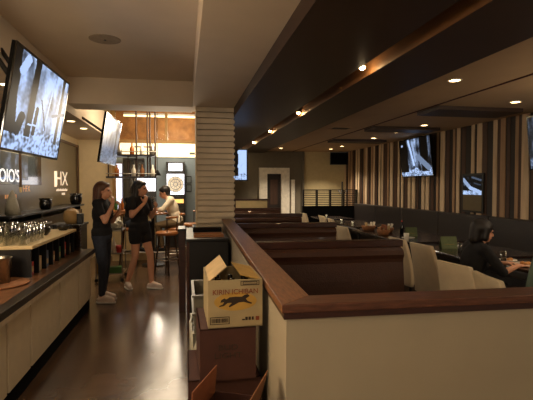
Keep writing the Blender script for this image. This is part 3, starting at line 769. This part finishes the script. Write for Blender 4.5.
dup(s1, (.13, 9.9, 0), PI*1.1, 'dark bar stool by the left edge of the ribbed column')

# service trolley between the women
t = thing('service_trolley', 'small service trolley between the two standing women', 'trolley', (-1.22, 7.75, 0))
for z in (.12, .45, .82): obj('shelf', bevel(box(-.2, .22, -.24, .24, z, z+.02), .004), 'steel', t)
for x in (-.19, .21):
    for y in (-.23, .23):
        bm = bmesh.new(); tube(bm, (x,y,.05), (x,y,.9), .01, n=8); obj('post', bm, 'steel', t)
        bm = bmesh.new(); tube(bm, (x,y-.01,.03), (x,y+.01,.03), .03, n=12); obj('wheel', bm, 'black', t)
bm = bmesh.new(); bmesh.ops.create_icosphere(bm, subdivisions=4, radius=1)
for v in bm.verts:
    q = 1+.25*noise.noise(v.co*3)+.1*noise.noise(v.co*9); v.co = Vector((v.co.x*.19*q, v.co.y*.2*q, max(-.08, v.co.z*.12*q)+.08))
o = obj('crumpled_bag', bm, 'liner', smooth=True, loc=(-1.21, 7.75, .84)); tag(o, 'crumpled pale plastic bag on top of the service trolley', 'bag')
for i, (x, y, m, w, z) in enumerate(((-1.3,7.56,'green','green',.47),(-1.22,7.57,'plastic_dark','dark',.47),(-1.14,7.56,'ceramic','white',.47))):
    b = thing('bottle', w+' bottle on the middle shelf of the service trolley', 'bottle', (x, y, z), 0, 'bottles on the trolley')
    bm = bmesh.new(); lathe(bm, [(0,0),(.035,0),(.036,.14),(.014,.2),(.014,.25),(0,.25)], n=14); obj('bottle_body', bm, m, b, True)
bm = bmesh.new(); lathe(bm, [(0,0),(.04,0),(.055,.12),(.05,.12),(.036,.01),(0,.01)], n=16)
o = obj('red_cup', bm, 'red', smooth=True, loc=(-1.06, 7.57, .47)); tag(o, 'red cup on the middle shelf of the service trolley', 'cup')
bm = bevel(box(-.1, .1, -.08, .08, 0, .1), .01); o = obj('green_tub', bm, 'green', loc=(-1.12, 7.6, .14)); tag(o, 'green tub on the lower shelf of the service trolley', 'tub')
bm = bevel(box(-.08, .08, -.08, .08, 0, .16), .01); o = obj('yellow_tub', bm, 'gold_print', loc=(-1.33, 7.6, .14)); tag(o, 'yellow tub on the lower shelf of the service trolley', 'tub')

# ------------------------------------------------------------------ host stand before the column
t = thing('host_stand', 'black cabinet in front of the ribbed column', 'cabinet', (.25, 5.35, 0))
obj('cabinet_body', bevel(box(-.21, .2, -.62, .62, 0, .97), .006), 'black', t)
obj('top_board', bevel(box(-.24, .205, -.65, .65, .97, 1.0), .006), 'black', t)
obj('side_panel', box(-.235, -.21, -.62, .62, 0, .97), 'dark_wood', t)
t = thing('wooden_post', 'dark reddish wooden post stand left of the black cabinet', 'post', (-.03, 5.75, 0))
obj('post_body', bevel(box(-.05, .03, -.2, .2, 0, 1.0), .005), 'dark_wood', t)
obj('top_cap', bevel(box(-.06, .035, -.22, .22, 1.0, 1.03), .005), 'black', t)
t = thing('paper_tray', 'pale rectangular tray lying on the black cabinet', 'tray', (.25, 4.95, 1.0))
obj('tray_base', bevel(box(-.15, .15, -.1, .1, 0, .012), .003), 'flap_inner', t)
bm = box(-.16, .16, -.11, -.10, 0, .03); bx(bm, -.16, .16, .10, .11, 0, .03); bx(bm, -.16, -.15, -.1, .1, 0, .03); bx(bm, .15, .16, -.1, .1, 0, .03)
obj('tray_rim', bm, 'cardboard', t)
t = thing('black_tray', 'low black tray at the back of the black cabinet', 'tray', (.25, 5.6, 1.0))
obj('tray_base', bevel(box(-.16, .18, -.2, .2, 0, .06), .01), 'black_gloss', t)

# ------------------------------------------------------------------ boxes
def carton(name, label, loc, rz, w, d, h, m, flaps=None, cat='box', thick=.005):
    t = thing(name, label, cat, loc, rz)
    bm = box(-w/2, w/2, -d/2, -d/2+thick, 0, h); bx(bm, -w/2, w/2, d/2-thick, d/2, 0, h)
    bx(bm, -w/2, -w/2+thick, -d/2+thick, d/2-thick, 0, h); bx(bm, w/2-thick, w/2, -d/2+thick, d/2-thick, 0, h); bx(bm, -w/2, w/2, -d/2, d/2, 0, thick)
    if not flaps: bx(bm, -w/2, w/2, -d/2, d/2, h-thick, h)
    obj('carton_body', bm, m, t)
    for (side, ang, ln, fm) in flaps or ():
        bm = bmesh.new(); a = math.radians(ang)
        if side in 'lr':
            s = -1 if side == 'l' else 1
            x0 = s*(w/2-.003); p = [(x0, h-.004), (x0+s*ln*math.cos(a), h+ln*math.sin(a))]
            nrm = (-s*math.sin(a)*.004, math.cos(a)*.004)
            prism(bm, [p[0], p[1], (p[1][0]+nrm[0], p[1][1]+nrm[1]), (p[0][0]+nrm[0], p[0][1]+nrm[1])], 'y', -d/2+.004, d/2-.004)
        else:
            s = -1 if side == 'f' else 1
            y0 = s*(d/2-.003); p = [(y0, h-.004), (y0+s*ln*math.cos(a), h+ln*math.sin(a))]
            nrm = (-s*math.sin(a)*.004, math.cos(a)*.004)
            prism(bm, [p[0], p[1], (p[1][0]+nrm[0], p[1][1]+nrm[1]), (p[0][0]+nrm[0], p[0][1]+nrm[1])], 'x', -w/2+.004, w/2-.004)
        obj('flap', bm, fm, t)
    return t
bxx = carton('beer_carton', 'open cream beer carton with a dark running animal emblem, topmost of the stack', (.238, 2.36, .857), math.radians(1), .268, .38, .235, 'kirin_box',
    [('l', 142, .11, 'flap_inner'), ('r', 167, .11, 'gold_print')])
yf = -.19-.0012
text('KIRIN ICHIBAN', .036, 'print_red', bxx, (0, yf, .175), (PI/2,0,0), sx=.93)
bm = bmesh.new()   # gold band behind the emblem
pts = [(.105*math.cos(a), .128+.045*math.sin(a)) for a in [2*PI*k/40 for k in range(40)]]
prism(bm, pts, 'y', yf+.0003, yf+.0011); obj('gold_oval', bm, 'gold_print', bxx)
def blob(pts): 
    bm = bmesh.new(); prism(bm, pts, 'y', yf-.0006, yf+.0004); return bm
kirin = [(-.075,.125),(-.07,.138),(-.055,.146),(-.045,.14),(-.03,.15),(0,.152),(.03,.150),(.045,.158),(.06,.162),(.07,.152),(.062,.147),(.05,.14),
         (.06,.128),(.082,.118),(.078,.112),(.058,.118),(.04,.124),(.015,.122),(-.005,.112),(-.03,.1),(-.034,.106),(-.018,.122),(-.04,.122),(-.058,.108),(-.08,.104),(-.08,.11),(-.062,.116),(-.056,.128)]
obj('running_animal_emblem', blob(kirin), 'print_dark', bxx)
def frame_print(parent, x0, x1, z0, z1, bars, m='print_dark', y=None):
    y = yf if y is None else y
    bm = bmesh.new(); w = .003
    for a, b, c, d in ((x0,x1,z0,z0+w),(x0,x1,z1-w,z1),(x0,x0+w,z0,z1),(x1-w,x1,z0,z1)): bx(bm, a, b, y-.0004, y+.0005, c, d)
    r2 = random.Random(3); x = x0+.008
    while bars and x < x1-.01:
        q = r2.uniform(.001,.004); bx(bm, x, x+q, y-.0004, y+.0005, z0+.008, z1-.008); x += q+r2.uniform(.001,.004)
    obj('printed_label', bm, m, parent)
frame_print(bxx, -.125, -.03, .018, .055, True)
frame_print(bxx, .025, .118, .205, .228, False)
frame_print(bxx, .036, .108, .209, .224, True)
bm = bmesh.new()
for k, (w_, h_) in enumerate(((.014,.006),(.012,.016),(.012,.016),(.010,.016))): bx(bm, .032+k*.016, .032+k*.016+w_, yf-.0004, yf+.0005, .033, .033+h_)
obj('small_print', bm, 'print_dark', bxx)
bm = box(.1, .118, yf-.0004, yf+.0005, .03, .05); obj('printed_label', bm, 'print_red', bxx)
for i in range(2):
    for j in range(3):
        b = thing('beer_bottle', 'dark beer bottle inside the open cream carton', 'bottle', (.238-.07+.07*j, 2.30+.1*i, .863), 0, 'bottles in the open cream carton')
        bm = bmesh.new(); lathe(bm, [(0,0),(.03,0),(.031,.13),(.013,.18),(.013,.21),(0,.21)], n=12); obj('bottle_body', bm, 'black_gloss', b, True)
bud = carton('beer_carton', 'dark reddish brown beer carton directly under the open cream carton', (.2, 2.36, .597), math.radians(1), .275, .40, .26, 'cardboard_red', thick=.006)
text('BUD', .038, 'print_dark', bud, (.0, -.2015, .165), (PI/2,0,0), sx=1.3)
text('LIGHT', .038, 'print_dark', bud, (.0, -.2015, .125), (PI/2,0,0), sx=1.3)
carton('carton', 'plain brown carton under the dark red beer carton', (.19, 2.4, 0), 0, .36, .42, .597, 'cardboard_red')
ob = carton('open_carton', 'open brown carton at the bottom edge with flaps standing up', (.165, 1.80, .34), math.radians(-24), .22, .28, .30, 'cardboard_red',
    [('l', 95, .12, 'cardboard_orange'), ('r', 75, .12, 'cardboard')])
carton('carton', 'plain carton hidden under the open brown carton', (.165, 1.80, 0), math.radians(-24), .22, .28, .34, 'cardboard_red')
# bins
t = thing('waste_bin', 'tall grey bin with pale liner behind the beer cartons', 'bin', (.19, 2.92, 0))
bm = bmesh.new()
prism(bm, [(-.15,-.2),(.15,-.2),(.15,.2),(-.15,.2)], 'z', 0, .655)
for v in bm.verts:
    if v.co.z < .1: v.co.x *= .82; v.co.y *= .82
obj('bin_body', bm, 'bin_grey', t)
bm = bmesh.new(); n = 48; R = []
for k in range(n):
    a = 2*PI*k/n; sq = 1/max(abs(math.cos(a)), abs(math.sin(a)))**.9
    w = 1+.03*math.sin(9*a)+.02*math.sin(17*a)
    R.append((.165*math.cos(a)*sq*w, .215*math.sin(a)*sq*w, .36+.06*math.sin(5*a)+.03*math.sin(13*a)))
lo = [bm.verts.new(p) for p in R]; mid = [bm.verts.new((p[0]*.97, p[1]*.97, .55)) for p in R]; hi = [bm.verts.new((p[0]*.98, p[1]*.98, .668)) for p in R]; inn = [bm.verts.new((p[0]*.88, p[1]*.88, .66)) for p in R]
for A, B in ((lo, mid), (mid, hi), (hi, inn)):
    for k in range(n): bm.faces.new((A[k], A[(k+1)%n], B[(k+1)%n], B[k]))
o = obj('bin_liner', bm, 'liner', t, True); md = o.modifiers.new('s', 'SOLIDIFY'); md.thickness = .003
def tub(x, y, z, label, w=.15, d=.22, h=.12):
    t = thing('bus_tub', label, 'tub', (x, y, z), 0, 'grey tubs on the bin')
    bm = box(-w, w, -d, d, 0, .006)
    for a in (-1, 1):
        bx(bm, *sorted((a*w, a*(w-.006))), -d, d, .006, h); bx(bm, -w+.006, w-.006, *sorted((a*d, a*(d-.006))), .006, h)
    obj('tub_body', bm, 'bin_grey', t)
    bm = bmesh.new()
    for a in (-1, 1):
        bx(bm, *sorted((a*w, a*(w+.012))), -d-.012, d+.012, h-.01, h); bx(bm, -w, w, *sorted((a*d, a*(d+.012))), h-.01, h)
    obj('rim', bm, 'bin_grey', t)
tub(.2, 2.90, .67, 'grey plastic tub resting on the lined bin, under the other tub')
tub(.2, 2.94, .79, 'grey plastic tub topmost on the bin behind the cream carton', h=.1)

# ------------------------------------------------------------------ people
def ell(bm, c, r, rot=None, n=3):
    tmp = bmesh.ops.create_icosphere(bm, subdivisions=n, radius=1)['verts']
    for v in tmp:
        p = Vector((v.co.x*r[0], v.co.y*r[1], v.co.z*r[2]))
        if rot: p = rot @ p
        v.co = p + Vector(c)
def caps(bm, p0, p1, r0, r1):
    p0, p1 = Vector(p0), Vector(p1); d = (p1-p0); L = d.length
    if L < 1e-5: return
    d /= L; a = d.orthogonal().normalized(); b = d.cross(a); n = 12; rings = []
    prof = [(-r0*math.cos(t), r0*math.sin(t)) for t in (0, .5, 1.05, PI/2)] + [(L+r1*math.sin(t), r1*math.cos(t)) for t in (0, .52, 1.07, PI/2)]
    for s, r in prof:
        if r < 1e-4 or abs(r) < 1e-4: rings.append([bm.verts.new(p0+d*s)])
        else: rings.append([bm.verts.new(p0+d*s+(a*math.cos(2*PI*k/n)+b*math.sin(2*PI*k/n))*r) for k in range(n)])
    for A, B in zip(rings, rings[1:]):
        for k in range(n):
            u = []
            for v in (A[k % len(A)], A[(k+1) % len(A)], B[(k+1) % len(B)], B[k % len(B)]):
                if v not in u: u.append(v)
            if len(u) > 2: bm.faces.new(u)
def fuse(name, bm, m, parent, voxel=.009, smooth=4):
    bmesh.ops.recalc_face_normals(bm, faces=bm.faces[:])
    me = bpy.data.meshes.new('tmp'); bm.to_mesh(me); bm.free()
    o = bpy.data.objects.new('tmp', me); C.objects.link(o)
    r = o.modifiers.new('r', 'REMESH'); r.mode = 'VOXEL'; r.voxel_size = voxel
    s = o.modifiers.new('s', 'SMOOTH'); s.factor = .5; s.iterations = smooth
    bpy.context.view_layer.update()
    m2 = bpy.data.meshes.new_from_object(o.evaluated_get(bpy.context.evaluated_depsgraph_get()))
    bpy.data.objects.remove(o); m2.name = name; m2.materials.clear(); m2.materials.append(M[m])
    m2.polygons.foreach_set('use_smooth', [True]*len(m2.polygons))
    q = bpy.data.objects.new(name, m2); C.objects.link(q); q.parent = parent; return q
V = Vector
def hand(bm, wrist, d, palmn, side, curl):
    """d: direction of the fingers, palmn: palm normal, side: +1/-1 thumb side"""
    d = V(d).normalized(); pn = V(palmn); pn = (pn-d*pn.dot(d)).normalized(); s = d.cross(pn)*side
    w = V(wrist); rot = Matrix((s, d, pn)).transposed()
    ell(bm, w+d*.045, (.036, .05, .014), rot)
    caps(bm, w, w+d*.03, .022, .022)
    for k, (off, L) in enumerate(((.026, .066), (.009, .074), (-.009, .070), (-.026, .055))):
        p = w+d*.082+s*off; q = d
        for L1 in (L*.45, L*.3, L*.25):
            q = (Matrix.Rotation(curl, 3, s*side) @ q) if True else q
            e = p+q*L1; caps(bm, p, e, .0088, .0082); p = e
    p = w+d*.02+s*.028; q = (s*.8+d*.7+pn*.3).normalized()
    for L1 in (.034, .026): e = p+q*L1; caps(bm, p, e, .011, .0095); p = e; q = (q+d*.4+pn*.3).normalized()
def head(bm, c, R):
    """face towards local +X of R"""
    def P(x, y, z): return V(c)+R @ V((x, y, z))
    ell(bm, P(-.012,0,.03), (.095,.077,.09), R); ell(bm, P(.018,0,-.035), (.07,.058,.075), R)
    ell(bm, P(.052,0,-.078), (.03,.028,.022), R)
    caps(bm, P(.088,0,.012), P(.107,0,-.022), .010, .014)
    for s in (-1, 1):
        ell(bm, P(-.005, s*.076, -.01), (.02,.009,.03), R); ell(bm, P(.07, s*.03, .028), (.022,.024,.009), R)
    ell(bm, P(.083,0,-.052), (.014,.026,.012), R)
def face_parts(body_root, c, R):
    for s in (-1, 1):
        bm = bmesh.new(); ell(bm, V(c)+R @ V((.078, s*.031, .008)), (.010,.013,.007), R, 2); obj('eye', bm, 'black_gloss', body_root, True)
    bm = bmesh.new(); ell(bm, V(c)+R @ V((.094, 0, -.052)), (.006,.022,.007), R, 2); obj('lips', bm, 'lip', body_root, True)
def person(label, loc, rz, J, top, bottom, shoe, hair, hairm, sleeve=.55, leg='long', scale=1, hands=((.35,), (.35,)), headrz=0, headtilt=0, fem=True, tip=None):
    t = thing('person', label, 'person', loc, rz); t.scale = (scale,)*3
    g = {k: V(v) for k, v in J.items()}
    pel, che, nek, hed = g['pelvis'], g['chest'], g['neck'], g['head']
    R = Matrix.Rotation(headrz, 3, 'Z') @ Matrix.Rotation(headtilt, 3, 'Y')
    up = (che-pel).normalized(); fwd = V((1,0,0)); fwd = (fwd-up*fwd.dot(up)).normalized(); sd = up.cross(fwd); T = Matrix((fwd, sd, up)).transposed()
    waist = pel.lerp(che, .45)
    def torso(bm, e=0, low=True):
        ell(bm, pel+up*.0, (.115+e, .165+e, .12+e), T); ell(bm, waist, (.095+e*1.3, .128+e*1.3, .14), T)
        ell(bm, che, (.108+e, .15+e, .17+e), T)
        if fem:
            for s in (-1, 1): ell(bm, che+fwd*.07+sd*s*.065-up*.02, (.05+e,.055+e,.055+e), T)
        caps(bm, g['shL'].lerp(g['shR'], .06), g['shR'].lerp(g['shL'], .06), .052+e, .052+e)
        caps(bm, che+up*.12, nek-up*.02, .075+e, .05+e)
    bm = bmesh.new(); torso(bm)
    caps(bm, nek-up*.04, hed-V((0,0,.05)), .05, .048); head(bm, hed, R)
    for i, s in enumerate('LR'):
        sh, el, wr, hp, kn, an = g['sh'+s], g['el'+s], g['wr'+s], g['hip'+s], g['kn'+s], g['an'+s]
        caps(bm, sh, el, .046, .036); caps(bm, el, wr, .037, .024)
        caps(bm, hp, kn, .082, .052); caps(bm, kn, kn.lerp(an, .35), .05, .052); caps(bm, kn.lerp(an, .35), an, .052, .034)
        toe = g['toe'+s]; caps(bm, an-V((0,0,.03)), toe, .032, .024)
        hd = g.get('hd'+s, (wr-el).normalized()); hn = g.get('hn'+s, V((0,0,-1)))
        hand(bm, wr, hd, hn, -1 if s == 'L' else 1, hands[i][0])
    fuse('body', bm, 'skin', t, .0075, 3)
    face_parts(t, hed, R)
    # shirt
    bm = bmesh.new(); torso(bm, .014)
    for s in 'LR':
        sh, el, wr = g['sh'+s], g['el'+s], g['wr'+s]
        if sleeve <= 1: caps(bm, sh, sh.lerp(el, sleeve), .062, .056)
        else: caps(bm, sh, el, .06, .05); caps(bm, el, el.lerp(wr, sleeve-1), .05, .038)
    ell(bm, pel+up*.03, (.132,.178,.1), T)
    fuse('shirt', bm, top, t, .011, 4)
    bm = bmesh.new(); ell(bm, pel-up*.03, (.13,.175,.12), T)
    for s in 'LR':
        hp, kn, an = g['hip'+s], g['kn'+s], g['an'+s]
        if leg == 'long': caps(bm, hp, kn, .098, .064); caps(bm, kn, an+(kn-an)*.08, .062, .043)
        else: caps(bm, hp, hp.lerp(kn, .36), .106, .094)
    fuse('trousers' if leg == 'long' else 'shorts', bm, bottom, t, .011, 4)
    for s in 'LR':
        an, toe = g['an'+s], g['toe'+s]; d = V((toe.x-an.x, toe.y-an.y, 0)).normalized(); heel = V((an.x, an.y, toe.z))-d*.035
        bm = bmesh.new(); caps(bm, heel, toe-d*.01, .038, .034); caps(bm, an-V((0,0,.02)), heel+d*.04, .041, .038); caps(bm, heel+d*.06+V((0,0,.03)), toe, .04, .034)
        ob_ = fuse('shoe', bm, shoe, t, .009, 3)
        bm = bmesh.new(); caps(bm, heel+V((0,0,-.03)), toe+V((0,0,-.027)), .044, .041)
        for v in bm.verts: v.co.z = min(max(v.co.z, toe.z-.045), toe.z-.022)
        obj('sole', bm, 'sole', ob_)
    # hair
    def P(x, y, z): return hed+R @ V((x, y, z))
    bm = bmesh.new(); ell(bm, P(-.028,0,.045), (.104,.09,.098), R); ell(bm, P(.035,0,.085), (.05,.07,.035), R)
    if hair == 'long':
        for s in (-1, 1):
            caps(bm, P(-.03, s*.07, .05), P(-.045, s*.082, -.16), .035, .04)
            caps(bm, P(-.045, s*.082, -.16), P(-.04, s*.085, -.30), .04, .02)
        caps(bm, P(-.07, 0, .03), P(-.085, 0, -.18), .075, .07); caps(bm, P(-.085, 0, -.18), P(-.09, 0, -.34), .07, .035)
        caps(bm, P(-.07, .045, -.1), P(-.09, .05, -.3), .05, .03); caps(bm, P(-.07, -.045, -.1), P(-.09, -.05, -.3), .05, .03)
    elif hair == 'bob':
        for s in (-1, 1): caps(bm, P(-.015, s*.075, .05), P(-.01, s*.08, -.06), .04, .035)
        caps(bm, P(-.06, 0, .04), P(-.07, 0, -.08), .085, .07); ell(bm, P(-.03,0,.05), (.112,.104,.1), R); caps(bm, P(-.05, 0, -.02), P(-.065, 0, -.12), .08, .05)
    else:
        ell(bm, P(-.06,0,.0), (.06,.082,.08), R)
    # keep the face free
    fuse('hair', bm, hairm, t, .009, 12)
    return t
def legs(px, pz, hw, fL, fR, knL=None, knR=None):
    """standing legs: fL/fR ankle (x,y)"""
    d = {}
    for s, f, sg, kn in (('L', fL, 1, knL), ('R', fR, -1, knR)):
        hp = V((px, sg*hw, pz-.04)); an = V((f[0], f[1], .085 + (f[2] if len(f) > 2 else 0)))
        k = V(kn) if kn else hp.lerp(an, .5)+V((.03, 0, .02))
        a = f[3] if len(f) > 3 else 0
        d['hip'+s] = hp; d['kn'+s] = k; d['an'+s] = an; d['toe'+s] = V((an.x+.15*math.cos(a), an.y+.15*math.sin(a), .047))
    return d
# brown haired woman (faces +X)
J = dict(pelvis=(0,0,.93), chest=(.0,0,1.20), neck=(.0,0,1.40), head=(.03,0,1.505),
         shL=(0,.165,1.345), shR=(0,-.165,1.345), elL=(.06,.22,1.08), elR=(.13,-.21,1.11), wrL=(.20,.13,1.24), wrR=(.19,-.10,1.33),
         hdL=(.1,-.3,1), hnL=(-1,0,.2), hdR=(-.05,.35,1), hnR=(-1,.3,0)); J.update(legs(0,.93,.085,(-.03,.10),(.03,-.10)))
person('long brown haired woman in black t-shirt and jeans standing at the end of the counter', (-1.10, 6.28, 0), math.radians(-12), J, 'cloth_black', 'denim', 'shoe_white', 'long', 'hair_brown', scale=.985, hands=((.5,), (.55,)))
# woman in shorts, walking
J = dict(pelvis=(0,0,.93), chest=(.0,0,1.20), neck=(.01,0,1.40), head=(.03,0,1.505),
         shL=(0,.165,1.345), shR=(.01,-.165,1.345), elL=(.05,.2,1.08), elR=(.10,-.25,1.12), wrL=(.24,.08,1.20), wrR=(.19,-.09,1.30),
         hdL=(.6,-.3,.6), hnL=(-.5,-.4,.6), hdR=(.1,.4,1), hnR=(-1,.3,0)); J.update(legs(0,.93,.085,(.16,.08,0,.2),(-.17,-.09,.0,-.5),(.13,.09,.5),(.0,-.09,.50)))
wg = person('black haired woman in black t-shirt and short shorts walking in the aisle', (-.68, 6.98, 0), math.radians(-40), J, 'cloth_black', 'cloth_black', 'shoe_white', 'long', 'hair_black', leg='short', hands=((.5,), (.6,)), headrz=math.radians(20))
tm = tumbler(-.46, 6.83, 1.29, .03, .1, 'small glass held by the black haired woman in shorts')
# seated man in cream shirt, facing -X
J = dict(pelvis=(0,0,.86), chest=(.09,0,1.14), neck=(.17,0,1.33), head=(.235,0,1.42),
         shL=(.11,.18,1.285), shR=(.11,-.18,1.285), elL=(.27,.22,1.10), elR=(.27,-.22,1.10), wrL=(.46,.1,1.08), wrR=(.46,-.1,1.09),
         hdL=(1,-.2,0), hdR=(1,.2,0), hipL=(.02,.09,.83), hipR=(.02,-.09,.83), knL=(.36,.16,.80), knR=(.36,-.16,.78), anL=(.28,.14,.37), anR=(.28,-.14,.37), toeL=(.40,.15,.32), toeR=(.40,-.15,.32))
person('dark haired man in cream shirt seated on a bar stool leaning on the high table', (-.16, 8.95, 0), PI, J, 'shirt_cream', 'khaki', 'black', 'short', 'hair_black', sleeve=1.3, fem=False, hands=((.3,), (.3,)), headtilt=.35)
J['head'] = V((.12,0,1.44)); J['neck'] = V((.08,0,1.34)); J['chest'] = V((.04,0,1.14)); J['shL'] = V((.05,.18,1.285)); J['shR'] = V((.05,-.18,1.285))
person('dark haired person in black behind the woman in shorts, seated at the high table', (-1.06, 9.12, 0), math.radians(-25), J, 'cloth_black', 'denim', 'black', 'short', 'hair_black', sleeve=1.3, fem=False, headrz=-.5)
# seated woman on the right, faces +X
J = dict(pelvis=(0,0,.55), chest=(.04,0,.84), neck=(.09,0,1.04), head=(.14,0,1.14),
         shL=(.07,.17,.975), shR=(.07,-.17,.975), elL=(.20,.22,.78), elR=(.22,-.24,.76), wrL=(.42,.06,.80), wrR=(.46,-.10,.80),
         hdL=(1,-.1,.05), hdR=(1,.1,.0), hipL=(.03,.09,.53), hipR=(.03,-.09,.53), knL=(.42,.10,.53), knR=(.42,-.10,.53), anL=(.42,.10,.10), anR=(.42,-.10,.10), toeL=(.55,.1,.05), toeR=(.55,-.1,.05))
person('woman with dark bobbed hair and dark top eating at the right side table', (2.81, 4.03, 0), math.radians(-8), J, 'cloth_black', 'cloth_black', 'black', 'bob', 'hair_black', sleeve=1.08, hands=((.25,), (.3,)), headtilt=.15, scale=.955)

# ------------------------------------------------------------------ added fill lights
light('POINT', (-.2, 11.2, 2.75), 50, (1,.86,.66), .15)  # fill light without a fixture, added to brighten the back zone
def pendant(x, y, z, ztop, label, e, r=.09, dark=True, group=None, col=(1,.86,.68)):  # builds the added fill lamps
    t = thing('fill_pendant', label, 'added fill lamp', (x, y, z), 0, group)
    bm = bmesh.new(); tube(bm, (0,0,.12), (0,0,ztop-z), .006, n=8); obj('cord', bm, 'black', t)
    if dark:
        bm = bmesh.new(); lathe(bm, [(.02,.13),(.03,.12),(r,0),(r-.006,0),(.025,.11),(.0,.12)], n=24); obj('lamp_shade', bm, 'black', t, True)
        bm = bmesh.new(); bmesh.ops.create_icosphere(bm, subdivisions=2, radius=.03)
        for v in bm.verts: v.co.z += .05
        obj('bulb', bm, 'spot_on', t, True)
        light('POINT', (0,0,.0), e, col, .05, parent=t)
    else:
        bm = bmesh.new(); bmesh.ops.create_icosphere(bm, subdivisions=3, radius=r)
        obj('globe', bm, 'lamp_on', t, True)
        light('POINT', (0,0,-r-.03), e*.5, col, r, parent=t); light('POINT', (0,0,r+.06), e*.5, col, r, parent=t)
pendant(-.63, 10.75, 1.80, 3.85, 'small added fill lamp with dark shade behind the hanging rack', 32, .08)  # added lamp, put here for an amber glint on the floor
for x, y, zt, l, e in ((3.2, -.6, 2.6, 'added fill globe behind the camera over the right side tables', 12), (1.2, -1.4, 2.55, 'added fill globe behind the camera over the booths', 9), (-.7, -1.6, 3.04, 'added fill globe behind the camera over the aisle', 20)):
    pendant(x, y, 2.0, zt, l, e, .11, False, 'added fill globes behind the camera')  # unseen globes added to lift the ceilings and foreground
for x, y, zt, l, e in ((-1.7, .5, 3.04, 'added fill globe over the near end of the serving counter', 55), (-1.85, 1.9, 3.04, 'added fill globe over the serving counter left of the frame', 45),
                       (4.2, 1.3, 2.6, 'added fill globe over the banquette right of the frame', 17), (4.25, 3.2, 2.6, 'added fill globe over the banquette just right of the frame', 22)):
    pendant(x, y, 1.95, zt, l, e, .11, False, 'added fill globes beside the frame')  # globes out of view, added to brighten ceilings, counter and tables
light('POINT', (-.3, 8.3, 2.6), 110, (1,.82,.58), .5)  # bare fill light added over the bar zone for shirt and faces
for x, y, e, l in ((-.7, .9, 25, 'added recessed fill light above the camera over the aisle'), (-.8, -1.2, 20, 'added recessed fill light behind the camera over the aisle'), (-.6, 2.7, 28, 'added recessed fill light just above the frame over the aisle')):
    downlight(x, y, 3.04, l, e, 'added recessed fill lights over the near aisle', .07)  # out of view downlights added to brighten aisle, panels and column

w = bpy.data.worlds.new('World'); bpy.context.scene.world = w; w.use_nodes = True
w.node_tree.nodes['Background'].inputs[0].default_value = (1, .82, .62, 1); w.node_tree.nodes['Background'].inputs[1].default_value = .26

# ------------------------------------------------------------------ camera
cam = bpy.data.cameras.new('Camera'); co = bpy.data.objects.new('Camera', cam); C.objects.link(co)
cam.sensor_width = 36; cam.lens = 447/533*36; cam.clip_start = .05
co.location = (0, 0, 1.55); co.rotation_euler = (math.radians(90-1.765), 0, math.radians(-10.333))
sc = bpy.context.scene; sc.camera = co
sc.view_settings.view_transform = 'Standard'; sc.view_settings.look = 'None'; sc.view_settings.exposure = 0; sc.view_settings.gamma = 1
sc.view_settings.use_curve_mapping = False
